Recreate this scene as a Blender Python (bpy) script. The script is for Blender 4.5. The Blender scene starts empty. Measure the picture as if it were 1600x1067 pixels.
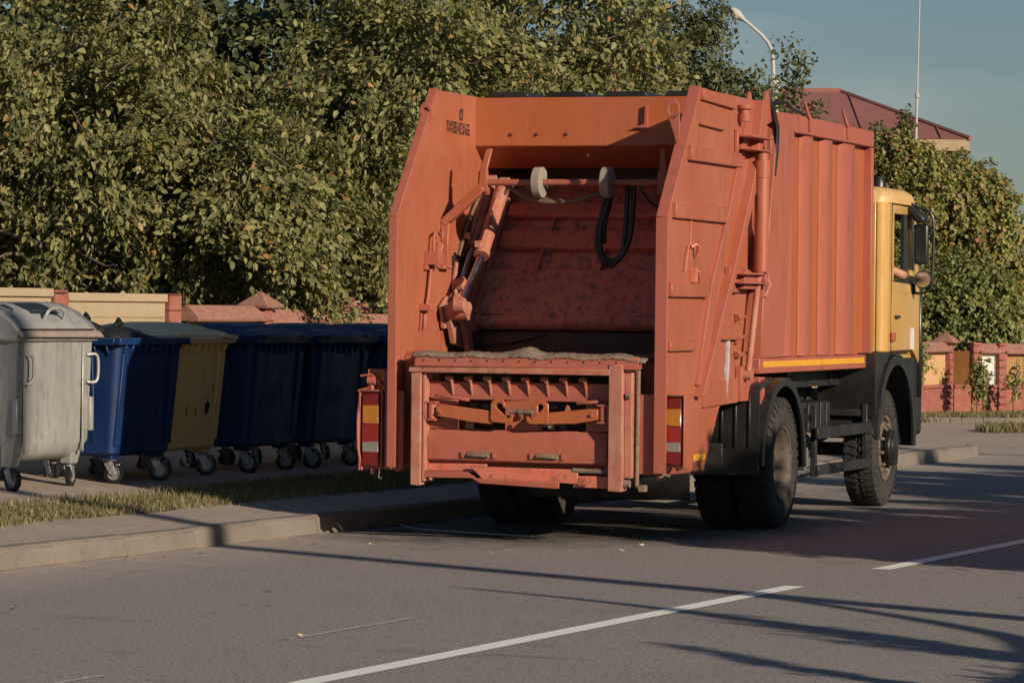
import bpy, bmesh, math, random
import numpy as np
from mathutils import Vector, Matrix, Euler
S = bpy.context.scene
COL = S.collection
R = math.radians

# ------------------------------------------------------------------ camera
cam_d = bpy.data.cameras.new('camera'); cam = bpy.data.objects.new('camera', cam_d); COL.objects.link(cam)
cam_d.sensor_width = 36; cam_d.lens = 5900 / 1600 * 36; cam_d.clip_start = 0.5; cam_d.clip_end = 3000
pitch, roll, CH = math.atan(50.5 / 5900), R(0.6), 1.78
F = Vector((0, math.cos(pitch), -math.sin(pitch))); X0 = Vector((1, 0, 0)); U0 = X0.cross(F)
RX = X0 * math.cos(roll) + U0 * math.sin(roll); UX = -X0 * math.sin(roll) + U0 * math.cos(roll)
cam.matrix_world = Matrix(((RX.x, UX.x, -F.x, 0), (RX.y, UX.y, -F.y, 0), (RX.z, UX.z, -F.z, CH), (0, 0, 0, 1)))
S.camera = cam

# ------------------------------------------------------------------ light
SUN_AZ, SUN_EL = -41.0, 19.5            # direction the light travels (from straight ahead), height of the sun
W = bpy.data.worlds.new('World'); S.world = W; W.use_nodes = True
nt = W.node_tree; nt.nodes.clear()
wo = nt.nodes.new('ShaderNodeOutputWorld'); bg = nt.nodes.new('ShaderNodeBackground'); sky = nt.nodes.new('ShaderNodeTexSky')
sky.sky_type = 'NISHITA'; sky.sun_disc = False; sky.sun_elevation = R(SUN_EL); sky.sun_rotation = R(180 + SUN_AZ)
sky.altitude = 100; sky.air_density = 1.0; sky.dust_density = 0.4; sky.ozone_density = 2.2
hs = nt.nodes.new('ShaderNodeHueSaturation'); hs.inputs['Saturation'].default_value = 1.05; hs.inputs['Hue'].default_value = 0.492; hs.inputs['Value'].default_value = 0.84
nt.links.new(sky.outputs[0], hs.inputs['Color']); tint = nt.nodes.new('ShaderNodeMix'); tint.data_type = 'RGBA'; tint.blend_type = 'MULTIPLY'; tint.inputs[0].default_value = 1.0; tint.inputs[7].default_value = (.90, 1.0, 1.14, 1); nt.links.new(hs.outputs[0], tint.inputs[6]); 
# a few faint wisps of cloud low in the sky
wc = nt.nodes.new('ShaderNodeTexCoord'); wm = nt.nodes.new('ShaderNodeMapping'); wm.inputs['Scale'].default_value = (9, 9, 30); nt.links.new(wc.outputs['Generated'], wm.inputs[0])
wn = nt.nodes.new('ShaderNodeTexNoise'); wn.inputs['Scale'].default_value = 1.0; wn.inputs['Detail'].default_value = 7; nt.links.new(wm.outputs[0], wn.inputs['Vector'])
wr = nt.nodes.new('ShaderNodeMapRange'); wr.inputs[1].default_value = .52; wr.inputs[2].default_value = .80; wr.inputs[4].default_value = .40; nt.links.new(wn.outputs[0], wr.inputs[0])
wx = nt.nodes.new('ShaderNodeMix'); wx.data_type = 'RGBA'; nt.links.new(wr.outputs[0], wx.inputs[0]); nt.links.new(tint.outputs[2], wx.inputs[6]); wx.inputs[7].default_value = (8.2, 8.4, 8.6, 1)
nt.links.new(wx.outputs[2], bg.inputs[0]); nt.links.new(bg.outputs[0], wo.inputs[0])
bg.inputs[1].default_value = 0.05
sd = bpy.data.lights.new('sun', 'SUN'); sun = bpy.data.objects.new('sun', sd); COL.objects.link(sun)
sd.energy = 5.0; sd.angle = R(0.6); sd.color = (1.0, 0.83, 0.64)
a = R(SUN_AZ); e = R(SUN_EL)
LD = Vector((math.sin(a) * math.cos(e), math.cos(a) * math.cos(e), -math.sin(e)))
sun.rotation_euler = LD.to_track_quat('-Z', 'Y').to_euler()
S.view_settings.view_transform = 'Standard'; S.view_settings.look = 'None'; S.view_settings.exposure = 0.12; S.view_settings.gamma = 1.0

# ------------------------------------------------------------------ frames
PHI = R(23.0); K0 = Vector((-3.4, 25.15, 0))       # road: s along, r to the right of the kerb
def rd(s, r, z=0.0): return Vector((K0.x + s * math.sin(PHI) + r * math.cos(PHI), K0.y + s * math.cos(PHI) - r * math.sin(PHI), z))

# ------------------------------------------------------------------ materials
def lin(c): return tuple(((v / 12.92) if v <= 0.04045 else ((v + 0.055) / 1.055) ** 2.4) for v in c)
def newmat(name):
    m = bpy.data.materials.new(name); m.use_nodes = True; n = m.node_tree.nodes; n.clear()
    o = n.new('ShaderNodeOutputMaterial'); p = n.new('ShaderNodeBsdfPrincipled'); m.node_tree.links.new(p.outputs[0], o.inputs[0])
    return m, n, m.node_tree.links, p
def noise(n, l, vec, scale, detail=4, rough=.6):
    t = n.new('ShaderNodeTexNoise'); t.inputs['Scale'].default_value = scale; t.inputs['Detail'].default_value = detail; t.inputs['Roughness'].default_value = rough
    if vec is not None: l.new(vec, t.inputs['Vector'])
    return t.outputs['Fac']
def ramp(n, l, fac, stops):
    r = n.new('ShaderNodeValToRGB'); cr = r.color_ramp
    cr.elements[0].position, cr.elements[1].position = stops[0][0], stops[-1][0]
    cr.elements[0].color = (*stops[0][1], 1); cr.elements[1].color = (*stops[-1][1], 1)
    for p_, c_ in stops[1:-1]:
        e_ = cr.elements.new(p_); e_.color = (*c_, 1)
    l.new(fac, r.inputs[0]); return r.outputs['Color']
def mix(n, l, fac, a_, b_, mode='MIX'):
    m = n.new('ShaderNodeMix'); m.data_type = 'RGBA'; m.blend_type = mode
    for s_, v in ((m.inputs[0], fac), (m.inputs[6], a_), (m.inputs[7], b_)):
        if isinstance(v, (int, float)): s_.default_value = v
        elif isinstance(v, tuple): s_.default_value = (*v, 1)
        else: l.new(v, s_)
    return m.outputs[2]
def bump(n, l, p, h, strength, dist=.01):
    b = n.new('ShaderNodeBump'); b.inputs['Strength'].default_value = strength; b.inputs['Distance'].default_value = dist
    l.new(h, b.inputs['Height']); l.new(b.outputs[0], p.inputs['Normal'])
def coords(n, l, scale=(1, 1, 1)):
    t = n.new('ShaderNodeTexCoord'); m = n.new('ShaderNodeMapping'); m.inputs['Scale'].default_value = scale
    l.new(t.outputs['Object'], m.inputs['Vector']); return m.outputs[0]
def surf(name, base, alt=None, dirt=None, rough=.5, scale=3.0, stretch=(1, 1, 1), dirt_at=(.55, .72), bmp=.08, bscale=60, metal=0.0, alt_at=(.38, .62), coat=0.0, wear=0.0):
    """worn surface: base colour drifting to alt in patches, dirt in finer blotches"""
    m, n, l, p = newmat(name)
    v = coords(n, l, stretch)
    c = base
    if alt:
        f = noise(n, l, v, scale, 5, .62)
        c = ramp(n, l, f, [(alt_at[0], base), (alt_at[1], alt)])
    if dirt:
        f2 = noise(n, l, v, scale * 3.7, 8, .72)
        k = ramp(n, l, f2, [(dirt_at[0], (0, 0, 0)), (dirt_at[1], (1, 1, 1))])
        c = mix(n, l, k, c, dirt)
    if wear:
        vs = coords(n, l, (1.0, 1.0, .22)); s1 = noise(n, l, vs, 7.5, 8, .75)            # run-down grime streaks
        c = mix(n, l, ramp(n, l, s1, [(.53, (0, 0, 0)), (.70, (.55 * wear,) * 3)]), c, (.12, .05, .032))
        s2 = noise(n, l, v, 23, 6, .8)                                                  # pale scuffs
        c = mix(n, l, ramp(n, l, s2, [(.60, (0, 0, 0)), (.70, (.5 * wear,) * 3)]), c, (.50, .27, .20))
        s3 = noise(n, l, v, 41, 4, .7)                                                  # chips down to dark steel
        c = mix(n, l, ramp(n, l, s3, [(.685, (0, 0, 0)), (.72, (.85 * wear,) * 3)]), c, (.05, .028, .022))
    if isinstance(c, tuple): p.inputs['Base Color'].default_value = (*c, 1)
    else: l.new(c, p.inputs['Base Color'])
    f3 = noise(n, l, v, scale * 1.7, 4)
    rr = n.new('ShaderNodeMapRange'); rr.inputs[1].default_value = .3; rr.inputs[2].default_value = .7; rr.inputs[3].default_value = max(.05, rough - .12); rr.inputs[4].default_value = min(1, rough + .15)
    l.new(f3, rr.inputs[0]); l.new(rr.outputs[0], p.inputs['Roughness'])
    p.inputs['Metallic'].default_value = metal; p.inputs['Coat Weight'].default_value = coat
    if bmp: bump(n, l, p, noise(n, l, v, bscale, 4), bmp, .01)
    return m
M = {}
OR, ORP = (.345, .094, .045), (.37, .12, .07)
M['orange'] = surf('orange_paint', OR, ORP, (.25, .075, .045), .48, 1.6, dirt_at=(.60, .82), bmp=.05, wear=.8)
M['orange_deep'] = surf('orange_paint_deep', (.38, .098, .032), (.39, .115, .048), (.22, .07, .03), .45, 1.4, (1, 1, .4), dirt_at=(.62, .85), bmp=.05, wear=.6)
M['pink'] = surf('faded_orange_paint', (.36, .104, .075), (.355, .10, .058), (.25, .11, .08), .55, 2.2, (1, 1, .5), dirt_at=(.58, .8), bmp=.08, wear=.9)
M['dusty'] = surf('dusty_orange_paint', (.38, .125, .08), (.42, .20, .14), (.15, .09, .06), .7, 3.5, dirt_at=(.56, .72), bmp=.2, wear=1.0)
M['grime'] = surf('grimy_dust', (.17, .12, .09), (.25, .18, .135), (.08, .055, .04), .9, 9, dirt_at=(.5, .7), bmp=.5)
M['ram'] = surf('scraped_red_steel', (.58, .16, .11), (.50, .20, .14), (.13, .08, .06), .5, 3.0, (1.6, 1, 1), dirt_at=(.47, .66), bmp=.25)
M['ramrib'] = surf('scraped_red_rib', (.60, .15, .10), (.50, .17, .12), (.18, .09, .07), .48, 3.4, (1.6, 1, 1), dirt_at=(.52, .7), bmp=.2)
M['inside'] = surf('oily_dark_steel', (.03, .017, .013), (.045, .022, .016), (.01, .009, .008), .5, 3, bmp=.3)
M['yellow'] = surf('yellow_cab_paint', (.52, .30, .075), (.52, .33, .12), (.38, .25, .11), .34, 1.5, dirt_at=(.66, .88), bmp=.01, coat=.3)
M['yellowtape'] = surf('yellow_reflective_tape', (.75, .38, .02), (.68, .33, .03), (.35, .18, .05), .4, 5, dirt_at=(.58, .8), bmp=.02)
M['blackp'] = surf('black_plastic', (.011, .011, .012), (.02, .02, .019), (.05, .044, .038), .4, 3, dirt_at=(.60, .85), bmp=.12)
M['chassis'] = surf('black_chassis_paint', (.014, .014, .015), (.024, .024, .026), (.055, .045, .035), .5, 4, dirt_at=(.56, .78), bmp=.1)
M['tyre'] = surf('dusty_rubber', (.022, .021, .020), (.04, .037, .033), (.085, .073, .06), .85, 4, dirt_at=(.52, .74), bmp=.2)
M['rim'] = surf('dusty_rim', (.13, .10, .08), (.17, .13, .10), (.05, .04, .032), .6, 5, dirt_at=(.5, .72), bmp=.15)
M['chrome'] = surf('chrome_rod', (.55, .56, .6), rough=.15, metal=1.0, bmp=0)
M['zinc'] = surf('zinc_steel', (.42, .43, .44), (.3, .3, .3), (.15, .13, .11), .42, 12, metal=.6, bmp=.05)
M['roller'] = surf('grey_roller', (.33, .29, .24), (.25, .21, .17), (.16, .12, .09), .8, 12, bmp=.2)
M['rubber'] = surf('black_hose', (.012, .012, .012), rough=.4, bmp=.02)
M['dusthose'] = surf('dusty_hose', (.20, .13, .085), (.13, .08, .05), (.05, .035, .03), .7, 9, bmp=.1)
M['galv'] = surf('galvanised_steel', (.30, .31, .30), (.38, .385, .37), (.21, .205, .19), .5, 3.2, (1, 1, .35), dirt_at=(.5, .72), bmp=.1, metal=.25)
M['galvlid'] = surf('weathered_galvanised_lid', (.30, .315, .31), (.25, .26, .255), (.18, .15, .13), .6, 4, dirt_at=(.55, .72), bmp=.15, metal=.15)
M['bluebin'] = surf('blue_plastic', (.002, .019, .085), (.003, .028, .115), (.007, .022, .06), .55, 2.2, dirt_at=(.62, .85), bmp=.08)
M['yellowbin'] = surf('yellow_plastic', (.80, .54, .16), (.74, .51, .19), (.40, .28, .12), .5, 2.2, (1, 1, .5), dirt_at=(.57, .78), bmp=.08)
M['palelid'] = surf('sun_bleached_lid', (.80, .62, .34), (.82, .66, .40), (.58, .42, .22), .6, 2.5, dirt_at=(.56, .78), bmp=.08)
M['bag'] = surf('black_bag_film', (.008, .008, .009), (.014, .014, .016), rough=.42, bmp=.8, bscale=14)
M['redlens'] = surf('red_lens', (.16, .012, .012), (.13, .014, .012), rough=.25, bmp=.02)
M['amberlens'] = surf('amber_lens', (.42, .17, .02), (.36, .14, .02), rough=.25, bmp=.02)
M['whitelens'] = surf('clear_lens', (.24, .22, .20), (.19, .17, .16), rough=.25, bmp=.02)
M['kerb'] = surf('kerb_concrete', (.165, .140, .118), (.20, .172, .145), (.11, .095, .08), .9, 2.0, dirt_at=(.55, .78), bmp=.3)
M['paving'] = surf('sidewalk_paving', (.20, .165, .145), (.24, .20, .175), (.13, .11, .095), .9, 1.2, dirt_at=(.52, .78), bmp=.3)
M['sidepath'] = surf('pale_worn_asphalt', (.33, .275, .235), (.38, .32, .275), (.25, .20, .17), .9, .8, dirt_at=(.52, .78), bmp=.3)
M['soil'] = surf('strip_soil', (.10, .075, .045), (.15, .115, .065), (.06, .045, .03), .95, 4, bmp=.6, bscale=30)
M['wallyellow'] = surf('yellow_painted_concrete', (.35, .27, .17), (.385, .30, .20), (.27, .205, .125), .85, 2.0, dirt_at=(.6, .8), bmp=.4, bscale=18)
M['postred'] = surf('red_painted_brick', (.27, .085, .062), (.31, .12, .09), (.18, .06, .05), .85, 5, bmp=.4, bscale=25)
M['caprail'] = surf('weathered_red_rail', (.30, .14, .10), (.25, .11, .08), (.40, .29, .21), .85, 9, dirt_at=(.5, .7), bmp=.4)
M['panelyel'] = surf('ochre_sheet_panel', (.44, .26, .11), (.47, .30, .15), (.32, .20, .09), .7, 1.6, bmp=.05)
M['panelwhite'] = surf('white_sheet_panel', (.78, .76, .70), (.68, .66, .6), (.5, .46, .4), .7, 2, dirt_at=(.6, .8), bmp=.05)
M['roofred'] = surf('red_metal_roof', (.26, .105, .085), (.29, .12, .10), (.20, .085, .07), .65, .6, bmp=.05)
M['teal'] = surf('pale_teal_render', (.40, .60, .55), (.45, .63, .58), rough=.8, scale=.3, bmp=.05)
M['pinkwall'] = surf('pink_render', (.42, .22, .19), (.46, .26, .22), rough=.85, scale=.8, bmp=.1)
M['bark'] = surf('bark', (.10, .075, .055), (.16, .12, .09), (.045, .035, .028), .95, 12, (1, 1, .25), bmp=.8, bscale=40)
M['polegrey'] = surf('grey_pole', (.46, .46, .44), (.38, .38, .36), rough=.6, scale=3, bmp=.05)
M['lampglass'] = surf('lamp_glass', (.55, .50, .40), rough=.15, bmp=0)
M['cloth'] = surf('dark_shirt', (.04, .05, .075), (.05, .06, .09), rough=.9, scale=8, bmp=.2)
M['skin'] = surf('skin', (.48, .24, .16), (.44, .20, .13), rough=.5, scale=9, bmp=.05)
M['hair'] = surf('dark_hair', (.02, .014, .01), rough=.7, bmp=.3)
M['mirror'] = surf('mirror_glass', (.6, .6, .6), rough=.03, metal=1.0, bmp=0)
M['dark'] = surf('dark_cut_out', (.035, .014, .01), rough=.9, bmp=0)
M['whitescuff'] = surf('scuffed_primer', (.5, .46, .46), (.36, .3, .33), rough=.8, scale=20, bmp=.2)
def glass():
    m, n, l, p = newmat('window_glass'); n.remove(p)
    o = n['Material Output']; t = n.new('ShaderNodeBsdfTransparent'); t.inputs[0].default_value = (.82, .87, .86, 1)
    g = n.new('ShaderNodeBsdfGlossy'); g.inputs['Roughness'].default_value = .02; mx = n.new('ShaderNodeMixShader'); fr = n.new('ShaderNodeFresnel'); fr.inputs[0].default_value = 1.45
    l.new(fr.outputs[0], mx.inputs[0]); l.new(t.outputs[0], mx.inputs[1]); l.new(g.outputs[0], mx.inputs[2]); l.new(mx.outputs[0], o.inputs[0]); return m
M['glass'] = glass()
def leafmat(name, stops, trans=.35):
    m, n, l, p = newmat(name)
    g = n.new('ShaderNodeNewGeometry'); c = ramp(n, l, g.outputs['Random Per Island'], stops)
    l.new(c, p.inputs['Base Color']); p.inputs['Roughness'].default_value = .5; p.inputs['Specular IOR Level'].default_value = .35
    t = n.new('ShaderNodeBsdfTranslucent'); c2 = mix(n, l, 1.0, c, (1.0, 1.0, .55), 'MULTIPLY'); l.new(c2, t.inputs[0])
    a_ = n.new('ShaderNodeMixShader'); a_.inputs[0].default_value = trans
    l.new(p.outputs[0], a_.inputs[1]); l.new(t.outputs[0], a_.inputs[2]); l.new(a_.outputs[0], n['Material Output'].inputs[0]); return m
M['leaf'] = leafmat('apple_leaves', [(0, (.10, .115, .042)), (.3, (.165, .18, .065)), (.6, (.24, .245, .095)), (.9, (.34, .325, .135)), (.965, (.26, .22, .08)), (.985, (.40, .26, .07)), (1, (.36, .15, .05))])
M['leafdark'] = leafmat('dark_leaves', [(0, (.04, .055, .025)), (.5, (.07, .085, .035)), (1, (.11, .125, .05))], .2)
M['leafsmall'] = leafmat('pear_leaves', [(0, (.07, .09, .042)), (.5, (.12, .14, .062)), (.93, (.18, .19, .085)), (1, (.22, .12, .05))])
M['ivy'] = leafmat('creeper_leaves', [(0, (.17, .19, .06)), (.4, (.25, .27, .085)), (.72, (.36, .34, .11)), (.86, (.26, .20, .07)), (.95, (.34, .20, .09)), (1, (.36, .14, .07))])
M['ivygreen'] = leafmat('green_bush_leaves', [(0, (.12, .15, .05)), (.5, (.20, .23, .075)), (1, (.32, .32, .11))])
M['grass'] = leafmat('dry_grass', [(0, (.12, .12, .05)), (.4, (.19, .175, .08)), (.75, (.28, .235, .12)), (1, (.36, .30, .18))], .3)

# asphalt
def scale01(n, l, s_, a_, b_):
    r = n.new('ShaderNodeMapRange'); r.inputs[1].default_value = a_; r.inputs[2].default_value = b_; l.new(s_, r.inputs[0]); return r.outputs[0]
def asphalt():
    m, n, l, p = newmat('road_asphalt'); v = coords(n, l)
    big = noise(n, l, v, .35, 5, .6); fine = noise(n, l, v, 90, 3, .8); grit = n.new('ShaderNodeTexVoronoi'); grit.inputs['Scale'].default_value = 110; l.new(v, grit.inputs['Vector'])
    c = ramp(n, l, big, [(.3, (.222, .199, .188)), (.7, (.272, .244, .232))])
    c = mix(n, l, ramp(n, l, fine, [(.46, (0, 0, 0)), (.62, (.85, .85, .85))]), c, (.40, .36, .335)); fine2 = noise(n, l, v, 38, 3, .9); c = mix(n, l, ramp(n, l, fine2, [(.36, (.8, .8, .8)), (.50, (0, 0, 0))]), c, (.05, .042, .04)); fine3 = noise(n, l, v, 30, 3, .85); c = mix(n, l, ramp(n, l, fine3, [(.55, (0, 0, 0)), (.68, (.6, .6, .6))]), c, (.42, .375, .35))
    c = mix(n, l, ramp(n, l, grit.outputs['Color'], [(.72, (0, 0, 0)), (.95, (.8, .8, .8))]), c, (.045, .04, .04))
    # dark drag marks and oil
    vs = coords(n, l, (.9, .16, 1)); st = noise(n, l, vs, 3.2, 6, .62)
    c = mix(n, l, ramp(n, l, st, [(.60, (0, 0, 0)), (.74, (.55, .55, .55))]), c, (.055, .047, .045))
    # dust lying in the gutter: object y is across the road here
    sp = n.new('ShaderNodeSeparateXYZ'); l.new(v, sp.inputs[0])
    mr = n.new('ShaderNodeMapRange'); mr.inputs[1].default_value = -1.3; mr.inputs[2].default_value = .0; mr.clamp = True; l.new(sp.outputs[1], mr.inputs[0])
    mu = n.new('ShaderNodeMath'); mu.operation = 'MULTIPLY'; l.new(mr.outputs[0], mu.inputs[0])
    l.new(ramp(n, l, noise(n, l, v, 2.0, 7, .7), [(.28, (.25, .25, .25)), (.62, (1, 1, 1))]), mu.inputs[1])
    c = mix(n, l, mu.outputs[0], c, (.42, .35, .295))
    # under-truck shade painted into the asphalt colour around the rear axle
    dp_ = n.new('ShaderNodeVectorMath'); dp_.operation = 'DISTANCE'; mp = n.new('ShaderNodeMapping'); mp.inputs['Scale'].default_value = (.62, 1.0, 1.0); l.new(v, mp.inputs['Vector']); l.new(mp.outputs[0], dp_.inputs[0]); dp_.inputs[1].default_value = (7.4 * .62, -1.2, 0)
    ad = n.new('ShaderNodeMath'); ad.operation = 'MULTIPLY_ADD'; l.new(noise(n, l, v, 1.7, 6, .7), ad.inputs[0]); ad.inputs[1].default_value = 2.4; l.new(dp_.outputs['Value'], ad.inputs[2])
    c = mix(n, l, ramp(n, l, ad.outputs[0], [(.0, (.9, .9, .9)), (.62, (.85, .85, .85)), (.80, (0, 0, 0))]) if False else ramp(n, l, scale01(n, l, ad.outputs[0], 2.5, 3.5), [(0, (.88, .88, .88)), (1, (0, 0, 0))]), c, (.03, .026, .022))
    l.new(c, p.inputs['Base Color']); p.inputs['Roughness'].default_value = .88
    bump(n, l, p, fine, .45, .006); return m
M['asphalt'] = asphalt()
def worn_paint(name, col, keep):
    m, n, l, p = newmat(name); v = coords(n, l)
    f = noise(n, l, v, 28, 7, .75); p.inputs['Roughness'].default_value = .8
    k = ramp(n, l, f, [(keep - .05, (0, 0, 0)), (keep + .05, (1, 1, 1))])
    l.new(mix(n, l, k, (.235, .21, .195), col), p.inputs['Base Color']); return m
M['lane'] = worn_paint('lane_paint', (.80, .82, .78), .34)
M['laneworn'] = worn_paint('worn_lane_paint', (.50, .48, .45), .50)
def paving():
    m, n, l, p = newmat('paving_slabs'); v = coords(n, l)
    b = n.new('ShaderNodeTexBrick'); b.inputs['Scale'].default_value = 4.5; b.inputs['Mortar Size'].default_value = .022; l.new(v, b.inputs['Vector'])
    b.inputs['Color1'].default_value = (.36, .295, .25, 1); b.inputs['Color2'].default_value = (.42, .345, .295, 1); b.inputs['Mortar'].default_value = (.20, .165, .14, 1)
    c = mix(n, l, ramp(n, l, noise(n, l, v, 2.5, 7, .7), [(.4, (0, 0, 0)), (.75, (.8, .8, .8))]), b.outputs['Color'], (.27, .22, .185))
    l.new(c, p.inputs['Base Color']); p.inputs['Roughness'].default_value = .9; bump(n, l, p, noise(n, l, v, 60, 4), .3, .008); return m
M['pave'] = paving()

# ------------------------------------------------------------------ mesh builder
class MB:
    def __init__(s): s.v = []; s.f = []
    def add(s, vs, fs):
        o = len(s.v); s.v += [tuple(v) for v in vs]; s.f += [tuple(i + o for i in f) for f in fs]; return s
    def box(s, x0, x1, y0, y1, z0, z1):
        return s.add([(x0, y0, z0), (x1, y0, z0), (x1, y1, z0), (x0, y1, z0), (x0, y0, z1), (x1, y0, z1), (x1, y1, z1), (x0, y1, z1)],
                     [(0, 3, 2, 1), (4, 5, 6, 7), (0, 1, 5, 4), (1, 2, 6, 5), (2, 3, 7, 6), (3, 0, 4, 7)])
    def prism(s, poly, axis, a_, b_):
        """poly: 2D points in the two other axes (order x,y,z without axis), extruded a_..b_"""
        def P(p, t): return {'x': (t, p[0], p[1]), 'y': (p[0], t, p[1]), 'z': (p[0], p[1], t)}[axis]
        n_ = len(poly); vs = [P(p, a_) for p in poly] + [P(p, b_) for p in poly]
        return s.add(vs, [tuple(range(n_))[::-1], tuple(range(n_, 2 * n_))] + [(i, (i + 1) % n_, n_ + (i + 1) % n_, n_ + i) for i in range(n_)])
    def bar(s, p0, p1, w, h, up=(0, 0, 1)):
        p0, p1 = Vector(p0), Vector(p1); d = (p1 - p0).normalized(); u = Vector(up)
        if abs(d.dot(u)) > .98: u = Vector((1, 0, 0))
        r_ = d.cross(u).normalized() * (w / 2); u = r_.cross(d).normalized() * (h / 2)
        return s.add([p0 - r_ - u, p0 + r_ - u, p0 + r_ + u, p0 - r_ + u, p1 - r_ - u, p1 + r_ - u, p1 + r_ + u, p1 - r_ + u],
                     [(0, 1, 2, 3), (7, 6, 5, 4), (0, 4, 5, 1), (1, 5, 6, 2), (2, 6, 7, 3), (3, 7, 4, 0)])
    def tube(s, pts, r, n_=12, cap=True):
        pts = [Vector(p) for p in pts]; k = len(pts); rs = r if isinstance(r, (list, tuple)) else [r] * k
        prev = None; vs = []
        for i, p in enumerate(pts):
            d = (pts[min(i + 1, k - 1)] - pts[max(i - 1, 0)]).normalized()
            if prev is None: a_ = d.orthogonal().normalized()
            else: a_ = (prev - d * prev.dot(d)).normalized()
            prev = a_; b_ = d.cross(a_)
            vs += [p + (a_ * math.cos(t) + b_ * math.sin(t)) * rs[i] for t in [2 * math.pi * j / n_ for j in range(n_)]]
        fs = [(i * n_ + j, i * n_ + (j + 1) % n_, (i + 1) * n_ + (j + 1) % n_, (i + 1) * n_ + j) for i in range(k - 1) for j in range(n_)]
        if cap: fs += [tuple(range(n_))[::-1], tuple(range((k - 1) * n_, k * n_))]
        return s.add(vs, fs)
    def lathe(s, prof, c, axis='x', n_=32, closed=False):
        """prof: (along axis, radius)"""
        c = Vector(c); vs = []
        for t, r_ in prof:
            for j in range(n_):
                a_ = 2 * math.pi * j / n_; p = {'x': (t, r_ * math.cos(a_), r_ * math.sin(a_)), 'y': (r_ * math.cos(a_), t, r_ * math.sin(a_)), 'z': (r_ * math.cos(a_), r_ * math.sin(a_), t)}[axis]
                vs.append(c + Vector(p))
        k = len(prof); rng = range(k) if closed else range(k - 1)
        fs = [(i * n_ + j, i * n_ + (j + 1) % n_, ((i + 1) % k) * n_ + (j + 1) % n_, ((i + 1) % k) * n_ + j) for i in rng for j in range(n_)]
        return s.add(vs, fs)
    def sheet(s, rows, thick=None):
        """grid of points rows x cols"""
        k, n_ = len(rows), len(rows[0]); vs = [p for r_ in rows for p in r_]
        return s.add(vs, [(i * n_ + j, i * n_ + j + 1, (i + 1) * n_ + j + 1, (i + 1) * n_ + j) for i in range(k - 1) for j in range(n_ - 1)])
    def mark(s):
        if not hasattr(s, 'marks'): s.marks = []
        s.marks.append((len(s.v), len(s.f))); return s
    def build_each(s, name, mat, parent=None, **k):
        ms = [(0, 0)] + s.marks + [(len(s.v), len(s.f))]; out = []
        for (v0, f0), (v1, f1) in zip(ms[:-1], ms[1:]):
            if v1 == v0: continue
            q = MB(); q.v = s.v[v0:v1]; q.f = [tuple(i - v0 for i in f) for f in s.f[f0:f1]]; out.append(q.build(name, mat, parent, **k))
        return out
    def build(s, name, mat, parent=None, loc=(0, 0, 0), rz=0, bevel=0, smooth=False, solid=0, segs=1, recalc=True, auto=None):
        me = bpy.data.meshes.new(name); me.from_pydata(s.v, [], s.f)
        if recalc:
            bm = bmesh.new(); bm.from_mesh(me); bmesh.ops.recalc_face_normals(bm, faces=bm.faces); bm.to_mesh(me); bm.free()
        me.materials.append(M[mat] if isinstance(mat, str) else mat)
        o = bpy.data.objects.new(name, me); COL.objects.link(o); o.parent = parent; o.location = loc; o.rotation_euler.z = rz
        if solid:
            md = o.modifiers.new('solid', 'SOLIDIFY'); md.thickness = solid; md.offset = 0
        if bevel:
            md = o.modifiers.new('bevel', 'BEVEL'); md.width = bevel; md.segments = segs; md.limit_method = 'ANGLE'; md.angle_limit = R(35)
        if smooth or bevel:
            me.polygons.foreach_set('use_smooth', [True] * len(me.polygons))
            if auto is None: auto = 35
            bm = bmesh.new(); bm.from_mesh(me)
            for ed in bm.edges:
                if len(ed.link_faces) == 2 and ed.calc_face_angle(0) > R(auto): ed.smooth = False
            bm.to_mesh(me); bm.free()
        return o
def tag(o, label=None, cat=None, group=None, kind=None):
    for k, v in (('label', label), ('category', cat), ('group', group), ('kind', kind)):
        if v: o[k] = v
    return o
def thing(name, label, cat, loc=(0, 0, 0), rz=0, group=None):
    o = bpy.data.objects.new(name, None); COL.objects.link(o); o.location = loc; o.rotation_euler.z = rz; o.empty_display_size = .2
    return tag(o, label, cat, group)
def copy_tree(o, parent=None):
    c = o.copy(); COL.objects.link(c); c.parent = parent
    for ch in [k for k in bpy.data.objects if k.parent == o]: copy_tree(ch, c)
    return c
def poly_hole(outer, inner):
    """ring faces between two closed loops of equal count"""
    return outer, inner

# ------------------------------------------------------------------ setting: ground
RZ = R(90) - PHI      # local x runs along the road, local -y points over the road from the kerb
def struct(name, mb, mat, z=0, **k):
    # mb is written in (s, -r) coordinates: x = s, y = -r ; the object is turned onto the road
    o = mb.build(name, mat, None, (K0.x, K0.y, z), RZ, **k); o['kind'] = 'structure'; return o
# road materials read |r| from local y, which is -r here; keep y = -r and flip inside the material range
g = MB().add([(-900, -900, 0), (900, -900, 0), (900, 900, 0), (-900, 900, 0)], [(0, 1, 2, 3)])
struct('ground', g, 'soil', z=-.02)
g = MB(); g.add([(-60, -30, 0), (200, -30, 0), (200, 60, 0), (-60, 60, 0)], [(0, 1, 2, 3)])
struct('road', g, 'asphalt')
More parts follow.
